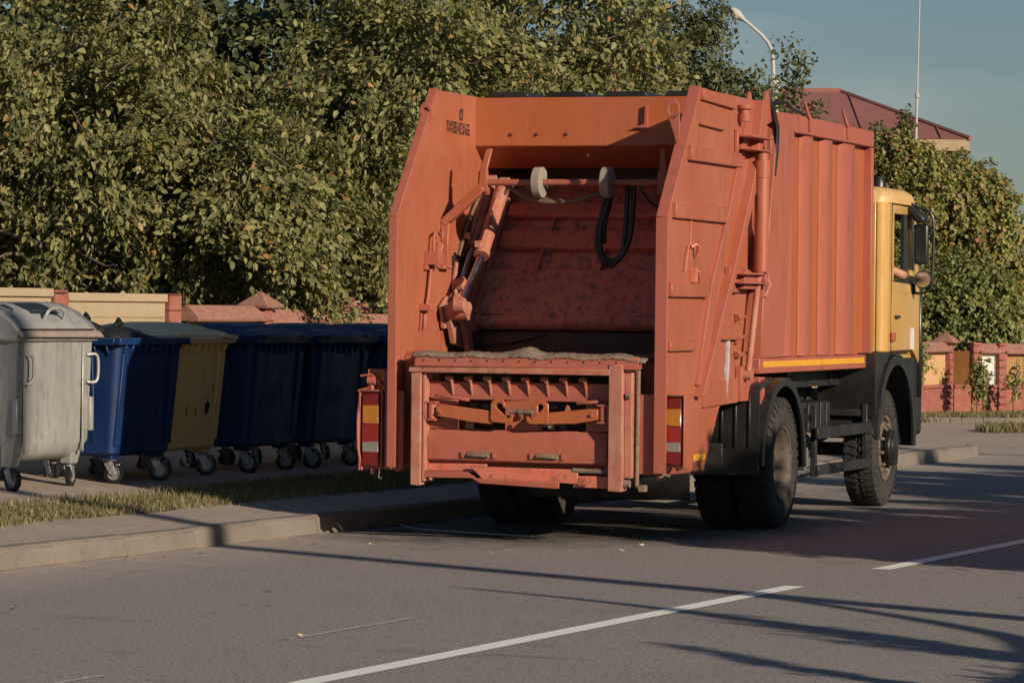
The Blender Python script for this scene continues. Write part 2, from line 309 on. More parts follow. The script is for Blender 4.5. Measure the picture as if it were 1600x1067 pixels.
# sidewalk block with a rounded end where the side entrance begins
KE = 23.3
arc = [(KE + .0 + 1.6 * math.sin(t), .16 + 1.6 - 1.6 * math.cos(t)) for t in [R(a_) for a_ in range(0, 91, 10)]]
top = [(-40, .16)] + arc + [(KE + 1.6, 14), (-40, 14)]
def gz(r): return .146 + .060 * max(0, -r - .15)            # the sidewalk climbs gently away from the kerb
def gzy(y): return gz(-y)
g = MB(); n_ = len(top); g.add([(x, y, 0) for x, y in top] + [(x, y, gzy(y)) for x, y in top], [tuple(range(n_))[::-1], tuple(range(n_, 2 * n_))] + [(i, (i + 1) % n_, n_ + (i + 1) % n_, n_ + i) for i in range(n_)])
struct('sidewalk', g, 'pave')
g = MB()
def kerbline(pts, w=.15, h=.15):
    for (ax, ay), (bx, by) in zip(pts[:-1], pts[1:]):
        L = math.hypot(bx - ax, by - ay); nx, ny = -(by - ay) / L, (bx - ax) / L
        ux, uy = (bx - ax) / L * .004, (by - ay) / L * .004
        hj = h + random.Random(ax * 7.1 + ay).uniform(-.004, .004); oj = random.Random(ax * 3.3).uniform(-.005, .005)
        pr = [(oj, 0), (.018 + oj, hj - .025), (.045, hj), (w, hj), (w, 0)]
        vs = [(px + nx * q, py + ny * q, z) for px, py in ((ax + ux, ay + uy), (bx - ux, by - uy)) for q, z in pr]
        g.add(vs, [(4, 3, 2, 1, 0), (5, 6, 7, 8, 9)] + [(i, (i + 1) % 5, 5 + (i + 1) % 5, 5 + i) for i in range(5)])
kerbline([(float(s_), 0.0) for s_ in np.linspace(-30, KE, 53)])
ko = [(KE + 1.75 * math.sin(t), 1.75 - 1.75 * math.cos(t)) for t in [R(a_) for a_ in (0, 18, 36, 54, 72, 90)]]
kerbline(ko, h=.14); kerbline([(KE + 1.75, 1.75 + k) for k in range(0, 10)], h=.12)
struct('kerb', g, 'kerb', bevel=.006)
# lane paint: r -> y = -r
def strip(s0, s1, r0, r1, z, skew=0.0): return MB().add([(s0, -r1, z), (s1 + skew, -r1, z), (s1, -r0, z), (s0 - skew, -r0, z)], [(0, 1, 2, 3)])
for s0, s1 in ((-6.6, 1.45), (3.3, 10.6), (13.2, 20)):
    o = strip(s0, s1, 5.02, 5.16, .004).build('lane_line', 'lane', None, (K0.x, K0.y, 0), RZ); o['kind'] = 'structure'
for s0, s1, r0 in ((-3.7, -2.1, 3.95), (-7.4, -5.9, 4.05)):
    o = strip(s0, s1, r0, r0 + .05, .004).build('worn_lane_line', 'laneworn', None, (K0.x, K0.y, 0), RZ); o['kind'] = 'structure'
# soil + grass strip between kerb and paving
rr = random.Random(5)
near = [(s_, .98 + .08 * math.sin(s_ * 1.3) + rr.uniform(-.04, .04)) for s_ in np.arange(-14, 21.5, .5)]
far = [(s_, 1.78 + .07 * math.sin(s_ * .9 + 1) + rr.uniform(-.05, .05)) for s_ in np.arange(21, -14.5, -.5)]
g = MB(); g.add([(x, y, gzy(y) + .004) for x, y in near + far], [tuple(range(len(near + far)))]); struct('verge_soil', g, 'soil')
def blades(mb, pts, h0, h1, w, rng, lean=.5):
    vs, fs = [], []
    for (x, y, z) in pts:
        a_ = rng.uniform(0, 6.28); h = rng.uniform(h0, h1); l_ = rng.uniform(.1, lean) * h; b_ = rng.uniform(0, 6.28)
        dx, dy = math.cos(a_) * w, math.sin(a_) * w; ex, ey = math.cos(b_) * l_, math.sin(b_) * l_
        o = len(vs); vs += [(x - dx, y - dy, z), (x + dx, y + dy, z), (x + dx * .6 + ex * .35, y + dy * .6 + ey * .35, z + h * .6), (x - dx * .6 + ex * .35, y - dy * .6 + ey * .35, z + h * .6), (x + ex, y + ey, z + h)]
        fs += [(o, o + 1, o + 2, o + 3), (o + 3, o + 2, o + 4)]
    mb.add(vs, fs)
g = MB(); pts = []
while len(pts) < 42000:
    s_ = rr.uniform(-5, 21); r_ = rr.uniform(.90, 1.88) if rr.random() < .9 else rr.gauss(1.4, .45)
    d_ = math.sin(s_ * 2.1) * math.sin(r_ * 5 + s_) + math.sin(s_ * .63 + 2) * .8
    if rr.random() < .62 + .3 * d_ and .82 < r_ < 2.0: pts.append((s_, r_, gzy(r_) - .002))
blades(g, pts, .02, .075, .005, rr, 1.1)
o = struct('verge_grass', g, 'grass', recalc=False); tag(o, 'sunlit dry grass growing in the strip behind the kerb', 'grass', kind='stuff')
# weeds at the foot of the far fence and on the side entrance
g = MB(); pts = []
for _ in range(9000):
    px = rr.uniform(1425, 1640); D = 62.6 + rr.gauss(0, .35) + (px - 1430) * .012 - .35
    pts.append(((px - 800) / 5900 * D, D, .0))
for _ in range(3500):
    a_ = rr.uniform(0, 1); b_ = rr.gauss(0, .35); pts.append((7.1 + a_ * 2.6, 57.0 + a_ * 1.2 + b_, .01))
blades(g, pts, .04, .17, .012, rr, .8)
g.build('weeds', 'grass', recalc=False); tag(bpy.data.objects['weeds'], 'dry weeds along the foot of the far fence', 'weeds', kind='stuff')
# side entrance apron and a low kerb before the fence
g = MB().add([(24.6, -3.5, .0), (60, -3.5, 0), (60, 16, 0), (24.6, 16, 0)], [(0, 1, 2, 3)]); struct('side_path', g, 'sidepath', z=.006)
g = MB()
for k in range(14):
    a_ = Vector((6.3 + k * .36, 61.7 + k * .05 , 0)); 
    g.box(a_.x, a_.x + .35, a_.y, a_.y + .15, 0, .085)
struct_k = g.build('path_edging', 'kerb', bevel=.008); struct_k['kind'] = 'structure'

# litter
for i, (px, py, z, c_) in enumerate([(82, 790, .142, 'palelid')]): pass
g = MB()
for _ in range(60):
    s_, r_ = rr.uniform(-4, 9), -abs(rr.gauss(0, .5)) - .05
    if rr.random() < .3: r_ = -rr.uniform(.1, 8)
    x, y = s_, r_; a_ = rr.uniform(0, 6.28); L = rr.uniform(.015, .04)
    c_, n_ = math.cos(a_) * L, math.sin(a_) * L
    g.add([(x - c_, y - n_, .006), (x + n_ * .5, y - c_ * .5, .012), (x + c_, y + n_, .016), (x - n_ * .5, y + c_ * .5, .008)], [(0, 1, 2, 3)])
o = struct('fallen_leaves', g, 'leaf', recalc=False); del o['kind']; tag(o, 'scattered dry leaves on the asphalt near the kerb', 'leaves', kind='stuff')

# ------------------------------------------------------------------ fences
def on_px(px, P, d):  # point of the line P + t d seen in column px (world plan)
    k = (px - 800) / 5900; t = (k * P.y - P.x) / (d.x - k * d.y); return P + d * t
WP, WD = Vector((-5.08, 37.5)), Vector((2.37, 4.0)).normalized()
wt = thing('yellow_wall', 'low yellow concrete wall with red posts behind the grey bin', 'wall', (WP.x, WP.y, 0), math.atan2(WD.y, WD.x))
def tpar(px, P, d): return (on_px(px, P, d) - P).dot(d)
t0, ta, tb, tc, td_ = [tpar(p, WP, WD) for p in (-60, 80, 103, 258, 279)]
def ztop(t): return 1.925 - .012 * t
def slabwall(t1, t2, parent):
    m = MB()
    zt = ztop((t1 + t2) / 2)
    m.box(t1, t2, .0, .12, .1, zt - .09); m.box(t1, t2, -.035, .15, zt - .087, zt)
    rg = random.Random(int(t1 * 10) + 3)
    z = .3
    while z < zt - .2:
        m.box(t1 + .02, t2 - .02, -.012, -.002 + .002, z, z + .135); z += .15
    return m.build('wall_panel', 'wallyellow', parent, bevel=.012)
slabwall(t0 - 3, ta - .003, wt); slabwall(tb + .003, tc - .003, wt)
for (u, v) in ((ta, tb), (tc, td_)):
    m = MB()
    z = .1
    while z < ztop(u) + .04:
        m.box(u + .012, v - .012, -.045, .17, z, min(z + .155, ztop(u) + .012)); z += .163
    m.build('post', 'postred', wt, bevel=.02, segs=2)
# fence with red cap rails, from the wall to beyond the truck
FP = on_px(285, WP, WD); FE = Vector((7.0, 63.4)); FD = (FE - FP).normalized(); LF = (FE - FP).length
ft = thing('panel_fence', 'ochre panel fence with red posts and tiled cap rail running behind the truck', 'fence', (FP.x, FP.y, 0), math.atan2(FD.y, FD.x))
def ftop(t): return 1.80 - .50 * t / LF
def pyramid(m, u, z, w=.2, h=.15):
    m.add([(u - w, -w + .07, z), (u + w, -w + .07, z), (u + w, w + .07, z), (u - w, w + .07, z), (u, .07, z + h)], [(0, 3, 2, 1), (0, 1, 4), (1, 2, 4), (2, 3, 4), (3, 0, 4)])
def fence_run(parent, posts, capped, zt, whites=(), base=True):
    for i, u in enumerate(posts):
        if capped[i] is None: continue
        m = MB(); z0 = -.02; z = z0; T = zt(u) + .02
        while z < T:
            m.box(u - .085, u + .085, -.05, .19, z, min(z + .12, T)); z += .126
        po = m.build('post', 'postred', parent, bevel=.012)
        if capped[i]:
            m = MB(); pyramid(m, u, T + .004, .21, .17); m.box(u - .19, u + .19, -.13, .27, T - .02, T + .003); m.build('post_cap', 'caprail', po, bevel=.01)
    for i, (u, v) in enumerate(zip(posts[:-1], posts[1:])):
        u2, v2 = u + .088, v - .088; z1 = zt((u + v) / 2)
        m = MB(); m.prism([(-.07, z1 - .17), (-.09, z1 - .13), (.05, z1 + .01), (.09, z1 + .01), (.23, z1 - .13), (.21, z1 - .17)], 'x', u2 - .04, v2 + .04)
        m.build('cap_rail', 'caprail', parent, bevel=.01)
        m = MB(); m.box(u2, v2, .0, .14, 0, .52); m.box(u2, v2, -.03, .17, .522, .57); 
        m.build('plinth', 'postred', parent, bevel=.008)
        # ribbed sheet
        n_ = max(6, int((v2 - u2) / .05)); rows = []
        for k in range(n_ * 2 + 1):
            x = u2 + (v2 - u2) * k / (n_ * 2); y = .05 + (.022 if (k // 1) % 2 else 0)
            rows.append([(x, y, .575), (x, y, z1 - .172)])
        m = MB().sheet(rows); m.build('sheet_panel', 'panelwhite' if i in whites else 'panelyel', parent, solid=.006)
pA = [tpar(p, FP, FD) for p in (297, 415, 555)]
u = pA[-1]; st = (pA[-1] - pA[1])
while u + 2.35 < tpar(1400, FP, FD): u += 2.35; pA.append(u)
pA[-1] = tpar(1385, FP, FD) if tpar(1385, FP, FD) - pA[-1] < 1.5 else pA[-1]
pA += [tpar(1436, FP, FD), tpar(1484, FP, FD)]
fence_run(ft, pA, [None, True, True] + [False] * (len(pA) - 4) + [True], ftop)
# after the corner post the fence turns more across the view
CP = FP + FD * pA[-1]; F2 = Vector((2.6, 1.15)).normalized()
f2 = thing('sheet_fence', 'far end of the fence past its pyramid post, with one white panel', 'fence', (CP.x, CP.y, 0), math.atan2(F2.y, F2.x))
pB = [.0] + [tpar(p, CP, F2) for p in (1526, 1566, 1612, 1655)]
pB[0] = .28
zc = ftop(pA[-1])
fence_run(f2, pB[1:], [False] * 4, lambda t: zc - .01 * t, whites=(0,))
m = MB(); m.box(.10, pB[1] - .09, 0, .14, 0, .52); m.box(.10, pB[1] - .09, -.03, .17, .522, .57); m.build('plinth', 'postred', f2, bevel=.008)
rows = []
for k in range(41):
    x = .10 + (pB[1] - .19) * k / 40; rows.append([(x, .05 + (.022 if k % 2 else 0), .575), (x, .05 + (.022 if k % 2 else 0), zc - .13)])
MB().sheet(rows).build('sheet_panel', 'panelyel', f2, solid=.006)

# ------------------------------------------------------------------ buildings behind
h = thing('house', 'house with a red metal hip roof behind the creeper-covered tree', 'house', (0, 0, 0))
def hip(x0, x1, y0, y1, z, r0, r1, zr):
    ym = (y0 + y1) / 2; return MB().add([(x0, y0, z), (x1, y0, z), (x1, y1, z), (x0, y1, z), (r0, ym, zr), (r1, ym, zr)], [(0, 1, 5, 4), (1, 2, 5), (2, 3, 4, 5), (3, 0, 4), (0, 3, 2, 1)])
x0, x1, y0, y1 = 1.5, 10.15, 84.0, 93.0; ze, zr, r0, r1 = 5.50, 6.95, 5.6, 7.65
MB().box(x0 + .5, x1 - .5, y0 + .5, y1 - .5, 0, ze).build('wall', 'wallyellow', h)
rf = hip(x0, x1, y0, y1, ze + .16, r0, r1, zr).build('roof', 'roofred', h)
m = MB()
for (p, q) in (((x1, y0, ze + .17), (r1, (y0 + y1) / 2, zr)), ((x0, y0, ze + .17), (r0, (y0 + y1) / 2, zr)), ((r0, (y0 + y1) / 2, zr + .02), (r1, (y0 + y1) / 2, zr + .02))): m.tube([p, q], .06, 6)
for k in range(5):
    xx = x0 + 1.2 + k * 1.7; t = 1.0
    top_t = min(1, (xx - x0) / (r0 - x0), (x1 - xx) / (x1 - r1)); ymid = y0 + (y1 - y0) / 2 * top_t
    m.bar((xx, y0, ze + .175), (xx, ymid, ze + .175 + (zr - ze - .16) * top_t), .02, .03)
m.build('roof_ridge', 'roofred', rf)
m = MB(); m.box(x0 + .1, x1 - .02, y0 + .02, y0 + .16, ze - .1, ze + .15); m.box(x1 - .17, x1 - .03, y0 + .163, y1, ze - .1, ze + .15); m.build('fascia', 'wallyellow', h)
m = MB(); m.box(9.2, 16, 104, 114, 0, 2.55); tag(m.build('teal_building', 'teal'), 'pale teal building far behind the fence at the right edge', 'building')
m = MB(); m.box(-11, -4.6, 50, 58, 0, 3.1); tag(m.build('pink_building', 'pinkwall'), 'pink rendered building glimpsed through the leaves above the yellow wall', 'building')

# street lamp
lt = thing('street_lamp', 'tall grey street lamp with a curved arm behind the truck', 'street lamp', (4.18, 61, 0))
MB().lathe([(0, .13), (5.3, .09), (5.55, .085), (5.56, .0)], (0, 0, 0), 'z', 16).build('pole', 'polegrey', lt, smooth=True)
m = MB(); m.tube([(-.0, 0, 5.2), (-.01, 0, 5.75), (-.03, 0, 5.98), (-.10, 0, 6.12), (-.2, 0, 6.24), (-.36, 0, 6.38), (-.47, 0, 6.47)], [.035, .032, .03, .03, .028, .026, .026], 10)
m.box(-.12, .1, -.09, .09, 5.28, 5.43); m.build('arm', 'polegrey', lt, smooth=True)
hd = MB(); hd.lathe([(-.23, .0), (-.215, .05), (-.16, .088), (-.08, .098), (0, .07), (.07, .04), (.12, .035), (.13, 0)], (0, 0, 0), 'x', 20)
ho = hd.build('lamp_head', 'polegrey', lt, smooth=True); ho.location = (-.54, 0, 6.52); ho.rotation_euler = (0, R(38), 0); ho.scale = (1, 1.1, .8)
hg = MB().lathe([(-.09, 0), (-.07, .06), (-.03, .092), (.03, .098), (.04, .0)], (-.1, 0, 0), 'z', 20).build('lamp_shade', 'lampglass', ho, smooth=True)
hg.location = (0, 0, -.035)
# thin mast
mt = MB().lathe([(0, .045), (5.0, .035), (5.02, .028), (6.3, .026), (6.32, .05), (6.4, .05), (6.42, .018), (9.6, .012), (9.61, 0)], (0, 0, 0), 'z', 10).build('antenna_mast', 'polegrey', None, (8.37, 79.5, 0), smooth=True)
mt.rotation_euler = (0, R(.9), 0); tag(mt, 'thin metal mast standing against the sky before the house roof', 'mast')

# ------------------------------------------------------------------ garbage truck (x right, y forward, z up; origin on the ground under the rear axle)
T = thing('garbage_truck', 'orange garbage truck with a yellow cab parked at the kerb, rear hopper open', 'garbage truck', (1.0552, 31.4927, 0), R(-18.4))
def loop_ring(outer, inner, y0, y1):
    """plate in the xz plane with one hole, both loops of the same count"""
    n_ = len(outer); vs = [(x, y, z) for y in (y0, y1) for x, z in outer] + [(x, y, z) for y in (y0, y1) for x, z in inner]
    fs = []
    for i in range(n_):
        j = (i + 1) % n_
        fs += [(i, j, 2 * n_ + j, 2 * n_ + i), (n_ + i, 3 * n_ + i, 3 * n_ + j, n_ + j), (i, n_ + i, n_ + j, j), (2 * n_ + i, 2 * n_ + j, 3 * n_ + j, 3 * n_ + i)]
    return vs, fs
B = .005
# ---- container
c = MB()
xs = 1.15
c.box(-xs, xs - .09, .08, 3.55, 1.33, 3.40)                        # inner box
c.box(-xs - .003, xs, .55, 3.64, 3.29, 3.44)                       # top rail and roof edge
c.box(-xs, xs, -.40, 3.64, 1.275, 1.40)                            # bottom rail
c.prism([(.08, 3.43), (.60, 3.44), (.60, 3.0), (.34, 1.401), (-.40, 1.401), (-.36, 1.8)], 'x', xs - .10, xs + .012)   # slanted rear frame
c.prism([(.08, 3.43), (.60, 3.44), (.60, 3.0), (.34, 1.401), (-.40, 1.401), (-.36, 1.8)], 'x', -xs - .012, -xs + .10)
c.box(xs - .089, xs + .002, 3.57, 3.642, 1.402, 3.288)             # front post
c.box(-xs, xs - .01, 3.571, 3.64, 1.402, 3.288)
cont = c.build('container', 'pink', T, bevel=.008)
m = MB(); m.prism([(.33, 1.403), (3.569, 1.403), (3.569, 3.287), (.59, 3.287), (.59, 3.0)], 'x', xs - .088, xs - .075); m.build('side_sheet', 'orange_deep', cont)
# side corrugations
yb = [(.93, 1.22), (1.58, 1.86), (2.20, 2.52), (2.86, 3.22)]
for (u, v) in [(.60, .80), (1.13, 1.45), (1.84, 2.16), (2.53, 3.02)]:
    m = MB(); w = .045; zb, zt = 1.403, 3.287
    vs = []
    for z, i in ((zb, 0), (zt, 0)):
        vs += [(xs - .074, u - .03, z), (xs - .022, u + w, z), (xs - .022, v - w, z), (xs - .074, v + .03, z)]
    m.add(vs, [(0, 1, 5, 4), (1, 2, 6, 5), (2, 3, 7, 6), (0, 4, 7, 3), (0, 3, 2, 1), (4, 5, 6, 7)])
    m.build('side_rib', 'pink', cont, bevel=.006)
m = MB(); m.box(xs + .001, xs + .004, -.30, 3.32, 1.325, 1.375); m.build('reflective_strip', 'yellowtape', cont)
m = MB()
for y_ in (1.05, 2.45): m.mark(); m.prism([(y_ + .10, 3.32), (y_ + .14, 3.32), (y_ + .15, 3.44), (y_ - .08, 3.565), (y_ - .12, 3.575), (y_ + .03, 3.44), (y_ + .09, 3.42)], 'x', xs + .001, xs + .018)
m.build_each('lashing_hook', 'pink', cont, bevel=.004)
m = MB(); m.tube([(xs - .04, .06, 3.50), (xs + .02, .30, 3.52), (xs, .60, 3.48), (xs, .9, 3.46)], .012, 8); m.tube([(1.1, -.04, 3.56), (1.14, .0, 3.42), (1.16, .04, 3.3), (1.16, .02, 3.1), (1.15, -.02, 2.9)], .022, 8)
m.build('hose', 'rubber', cont, smooth=True)
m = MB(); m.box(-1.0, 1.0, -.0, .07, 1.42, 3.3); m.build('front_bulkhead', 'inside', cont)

# ---- tailgate
TG = MB()
wall = [(-3.03, .56), (-3.05, 2.475), (-2.17, 3.50), (-.06, 3.50), (-.10, 3.2), (-.46, 1.42), (-.62, 1.18), (-1.42, 1.02), (-1.86, .54)]
def mirror_pts(p): return p
TG.prism(wall, 'x', 1.045, 1.09)
tg = TG.build('tailgate', 'orange', T, bevel=.004)
wl = MB(); wl.prism([(-3.0, 1.12), (-3.02, 2.475), (-2.17, 3.50), (-.06, 3.50), (-.10, 3.2), (-.46, 1.42), (-.62, .6), (-1.3, .52), (-2.9, .52)], 'x', -1.09, -1.045)
wl.build('side_wall', 'orange', tg, bevel=.004)
# flanges along the rear edges of both walls
m = MB(); f_ = [(-3.055, .56, 1), (-3.055, 2.475, 1), (-2.17, 3.515, 1)]
for x_a, x_b in ((1.03, 1.125), (-1.10, -1.03)):
    m.mark()
    m.prism([(-3.06, .56), (-3.06, 2.48), (-3.035, 2.47), (-3.035, .56)], 'x', x_a, x_b)
    m.prism([(-3.06, 2.483), (-2.175, 3.515), (-2.155, 3.49), (-3.035, 2.473)], 'x', x_a, x_b)
m.build_each('edge_flange', 'pink', tg, bevel=.003)
# outer ribs of the right wall: shallow pressed boxes with a dark underside
m = MB(); X = 1.092
def rib(y0, z0, y1, z1, h, d=.035, slope=.0):
    m.prism([(y0, z0), (y1, z1), (y1, z1 + h), (y0, z0 + h)], 'x', X - .02, X + d)
rib(-2.08, 3.41, -1.13, 3.385, .09, .03)
rib(-2.12, 3.215, -1.44, 3.20, .02, .03)
rib(-2.43, 2.93, -.95, 2.93, .115, .04)
rib(-2.83, 2.48, -1.36, 2.475, .12, .035)
rib(-2.93, 1.885, -1.92, 1.885, .105, .035)
rib(-2.93, 1.475, -2.24, 1.475, .075, .03)
rib(-1.68, 1.555, -.90, 1.55, .13, .04)
rib(-1.95, 1.03, -.85, 1.05, .20, .02)
m.box(X - .02, X + .012, -2.34, -2.30, 1.99, 2.48)
m.build('wall_rib', 'orange', tg, bevel=.006)
# diagonal beam
m = MB()
m.prism([(-.72, 3.40), (-1.27, 2.59), (-1.78, 1.985), (-2.16, 1.21), (-1.96, 1.21), (-1.58, 1.99), (-1.12, 2.59), (-.56, 3.42)], 'x', X - .02, X + .03)
m.prism([(-.42, 3.50), (-.68, 2.86), (-1.30, 2.09), (-1.56, 1.82), (-1.90, 1.42), (-2.18, 1.12), (-2.10, 1.12), (-1.78, 1.42), (-1.44, 1.82), (-1.18, 2.09), (-.54, 2.86), (-.26, 3.50)], 'x', X - .018, X + .075)
m.prism([(-.30, 3.3), (-.66, 1.45), (-.60, 1.45), (-.22, 3.3)], 'x', X - .018, X + .06)
m.build('diagonal_beam', 'pink', tg, bevel=.006)
m = MB()   # stiffener fins next to the thin rod, low
for z_ in (1.76, 1.60, 1.46): m.prism([(-1.02, z_), (-.72, z_ - .015), (-1.0, z_ - .05)], 'x', X, X + .05)
for z_ in (1.70, 1.52): m.box(X, X + .03, -1.0, -.94, z_, z_ + .04)
m.mark(); m.box(X, X + .05, -.95, -.55, 1.06, 1.34); m.mark(); m.box(X, X + .09, -.52, -.35, 1.03, 1.25)
m.build_each('stiffener', 'pink', tg, bevel=.005)
m = MB(); m.prism([(-1.30, 1.30), (-1.24, 1.62), (-1.20, 1.6), (-1.22, 1.32), (-1.28, 1.1)], 'x', X + .001, X + .0235); m.build('paint_scrape', 'whitescuff', tg)
m = MB(); m.box(1.094, 1.1, -2.18, -1.84, .625, .675); m.build('reflective_strip', 'yellowtape', tg)
# support brackets + vertical tailgate cylinder on the right
m = MB()
def ubracket(z0, z1, ya, yb, xo=1.24):
    m.box(X, xo, ya, yb, z1 - .018, z1); m.box(X, xo, ya, yb, z0, z0 + .018); m.box(X, X + .03, ya - .04, ya, z0 - .06, z1 + .04); m.box(xo - .02, xo, yb - .06, yb + .02, z0 - .02, z1 + .02)
ubracket(3.07, 3.19, -1.02, -.40); m.mark(); ubracket(2.00, 2.09, -1.20, -.52)
m.prism([(-1.10, 1.96), (-.42, 1.96), (-.45, 2.02), (-1.0, 2.13)], 'x', X, X + .10)
m.box(X, X + .05, -1.32, -1.02, 1.93, 2.13)
m.build_each('bracket', 'pink', tg, bevel=.005)
m = MB(); m.lathe([(2.86, .0), (2.86, .062), (3.0, .066), (3.0, .045), (3.06, .045), (3.065, 0)], (1.205, -.60, 0), 'z', 20)
m.lathe([(2.10, 0), (2.10, .058), (2.86, .058), (2.861, .064), (2.87, .064), (2.871, 0)], (1.205, -.60, 0), 'z', 20)
cyl = m.build('lift_cylinder', 'orange', tg, smooth=True)
m = MB(); m.tube([(1.19, -.62, 2.08), (1.18, -.72, 1.7), (1.17, -.84, 1.3)], .026, 12); m.lathe([(0, 0), (0, .04), (.06, .04), (.06, 0)], (1.14, -.86, 1.27), 'x', 14)
m.tube([(1.2, -.45, 2.12), (1.23, -.42, 2.0), (1.2, -.47, 1.9)], .018, 8); m.box(1.16, 1.2, -.5, -.42, 1.9, 1.96)
m.build('rod', 'dusty', cyl, smooth=True)
# eyelets at the rear edges and on top
m = MB()
def eye(x, y, z, s=1, lean=0):
    m.prism([(y - .05 * s, z - .14 * s), (y + .05 * s, z - .14 * s), (y + .05 * s, z + .02 * s), (y + .02 * s, z + .06 * s), (y - .03 * s, z + .06 * s), (y - .06 * s, z + .02 * s)], 'x', x - .012, x + .012)
m2 = MB()
for x_, y_ in ((1.02, -2.60), (-1.065, -2.34)):
    m.mark()
    n_ = 16; R0, R1 = .06, .03
    vs = []; 
    for q in (-.009, .009):
        for r_ in (R0, R1):
            vs += [(x_ + r_ * math.cos(2 * math.pi * k / n_) * .95, y_ + q, 3.31 + r_ * 1.35 * math.sin(2 * math.pi * k / n_)) for k in range(n_)]
    fs = []
    for k in range(n_):
        j = (k + 1) % n_
        fs += [(k, j, n_ + j, n_ + k), (2 * n_ + k, 3 * n_ + k, 3 * n_ + j, 2 * n_ + j), (k, 2 * n_ + k, 2 * n_ + j, j), (n_ + k, n_ + j, 3 * n_ + j, 3 * n_ + k)]
    m.add(vs, fs)
    sgn = 1 if x_ > 0 else -1
    m.prism([(x_ - .03, 3.25), (x_ + .055 * sgn, 3.28), (x_ + .06 * sgn, 3.06), (x_ + .03 * sgn, 3.06)], 'y', y_ - .009, y_ + .009)
m.mark(); m.prism([(-.60, 3.36), (-.46, 3.36), (-.50, 3.54), (-.54, 3.565), (-.58, 3.54)], 'x', 1.06, 1.084)
m.mark(); m.prism([(-.20, 3.30), (.10, 3.36), (-.02, 3.50), (-.10, 3.60), (-.15, 3.585), (-.18, 3.5)], 'x', 1.09, 1.12)
m.build_each('lifting_eye', 'pink', tg, bevel=.003)
m = MB(); m.lathe([(3.30, 0), (3.30, .05), (3.36, .055), (3.361, .035), (3.40, .035), (3.401, .06), (3.43, .06), (3.431, 0)], (1.14, -.93, 0), 'z', 18); m.build('beacon_socket', 'pink', tg, smooth=True)
m = MB(); m.tube([(1.11, -2.36, 2.27), (1.14, -2.33, 2.29), (1.14, -2.25, 2.27), (1.12, -2.22, 2.2)], .014, 8); m.tube([(1.11, -2.28, 2.09), (1.14, -2.22, 2.08), (1.12, -2.16, 2.0), (1.11, -2.0, 1.93), (1.11, -1.93, 1.87)], .008, 6)
m.tube([(1.11, -2.42, 2.28), (1.12, -2.50, 2.2), (1.11, -2.52, 2.08)], .007, 6); m.box(1.09, 1.13, -2.31, -2.23, 2.0, 2.11)
m.build('catch', 'ramrib', tg, smooth=True)
# top cross panel between the walls
m = MB()
m.add([(-1.045, -1.20, 3.49), (1.045, -1.20, 3.49), (1.045, -1.20, 3.10), (-1.045, -1.20, 3.10), (-1.045, -.92, 2.93), (1.045, -.92, 2.93),
       (-1.045, -.05, 3.49), (1.045, -.05, 3.49), (-1.045, -.05, 2.96), (1.045, -.05, 2.96)],
      [(0, 3, 2, 1), (3, 4, 5, 2), (0, 1, 7, 6), (4, 8, 9, 5), (6, 7, 9, 8)])
tp = m.build('top_panel', 'orange_deep', tg, bevel=.006)
m = MB()
for k in range(4):
    u = -.96 + k * .50; m.mark()
    m.prism([(u, 3.492), (u + .37, 3.492), (u + .33, 3.535), (u + .03, 3.535)], 'y', -1.19, -.3)
m.build_each('roof_hatch', 'blackp', tp, bevel=.004)
m = MB()
for u in (-.72, -.50, -.25): m.mark(); m.lathe([(-.012, 0), (-.012, .014), (0, .014), (.01, 0)], (u, -1.21, 3.20), 'y', 10)
m.mark(); m.lathe([(-.012, 0), (-.012, .014), (0, .014), (.01, 0)], (-.10, -1.13, 3.02), 'y', 10); m.build_each('bolt', 'pink', tp); m = MB()
m.prism([(.30, 3.24), (.42, 3.24), (.42, 3.42), (.40, 3.42), (.395, 3.27)], 'y', -1.24, -1.205)
m.build('panel_tab', 'pink', tp)
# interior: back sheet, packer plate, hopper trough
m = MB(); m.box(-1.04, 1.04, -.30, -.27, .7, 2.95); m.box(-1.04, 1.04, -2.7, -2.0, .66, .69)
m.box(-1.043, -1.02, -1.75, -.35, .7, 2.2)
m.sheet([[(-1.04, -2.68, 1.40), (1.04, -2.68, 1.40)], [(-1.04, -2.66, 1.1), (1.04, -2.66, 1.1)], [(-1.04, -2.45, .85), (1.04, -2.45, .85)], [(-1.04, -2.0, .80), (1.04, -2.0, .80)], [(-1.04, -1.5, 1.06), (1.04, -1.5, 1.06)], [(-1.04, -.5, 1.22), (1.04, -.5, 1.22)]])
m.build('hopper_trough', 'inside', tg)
# packer plate, inclined: from (y -.45, z 2.75) to (y -1.39, z 1.66)
pA_, pB_ = Vector((0, -.52, 2.70)), Vector((0, -1.37, 1.70)); dv = (pB_ - pA_); nrm = Vector((0, -dv.z, dv.y)).normalized(); nrm = nrm if nrm.y < 0 else -nrm
def on_plate(t, off): p = pA_ + dv * t + nrm * off; return (p.y, p.z)
def pslab(mb, x0, x1, t0, t1, o0, o1):
    mb.prism([on_plate(t0, o0), on_plate(t0, o1), on_plate(t1, o1), on_plate(t1, o0)], 'x', x0, x1)
m = MB(); pslab(m, -.95, 1.0, -.12, 1.0, -.05, 0)
pk = m.build('packer_plate', 'ram', tg, bevel=.004)
m = MB(); pslab(m, -.93, .98, .08, .19, .001, .06); m.mark(); pslab(m, -.93, .98, .31, .455, .001, .065)
m.build_each('plate_rib', 'ramrib', pk, bevel=.012)
m = MB(); pslab(m, -.965, 1.0, .63, 1.0, .001, .055)
yl, zl = on_plate(1.0, -.0); m.lathe([(-.965, 0), (-.965, .075), (1.0, .075), (1.0, 0)], (0, yl + .02, zl - .02), 'x', 20)
m.build('scraper_blade', 'ram', pk, bevel=.01)
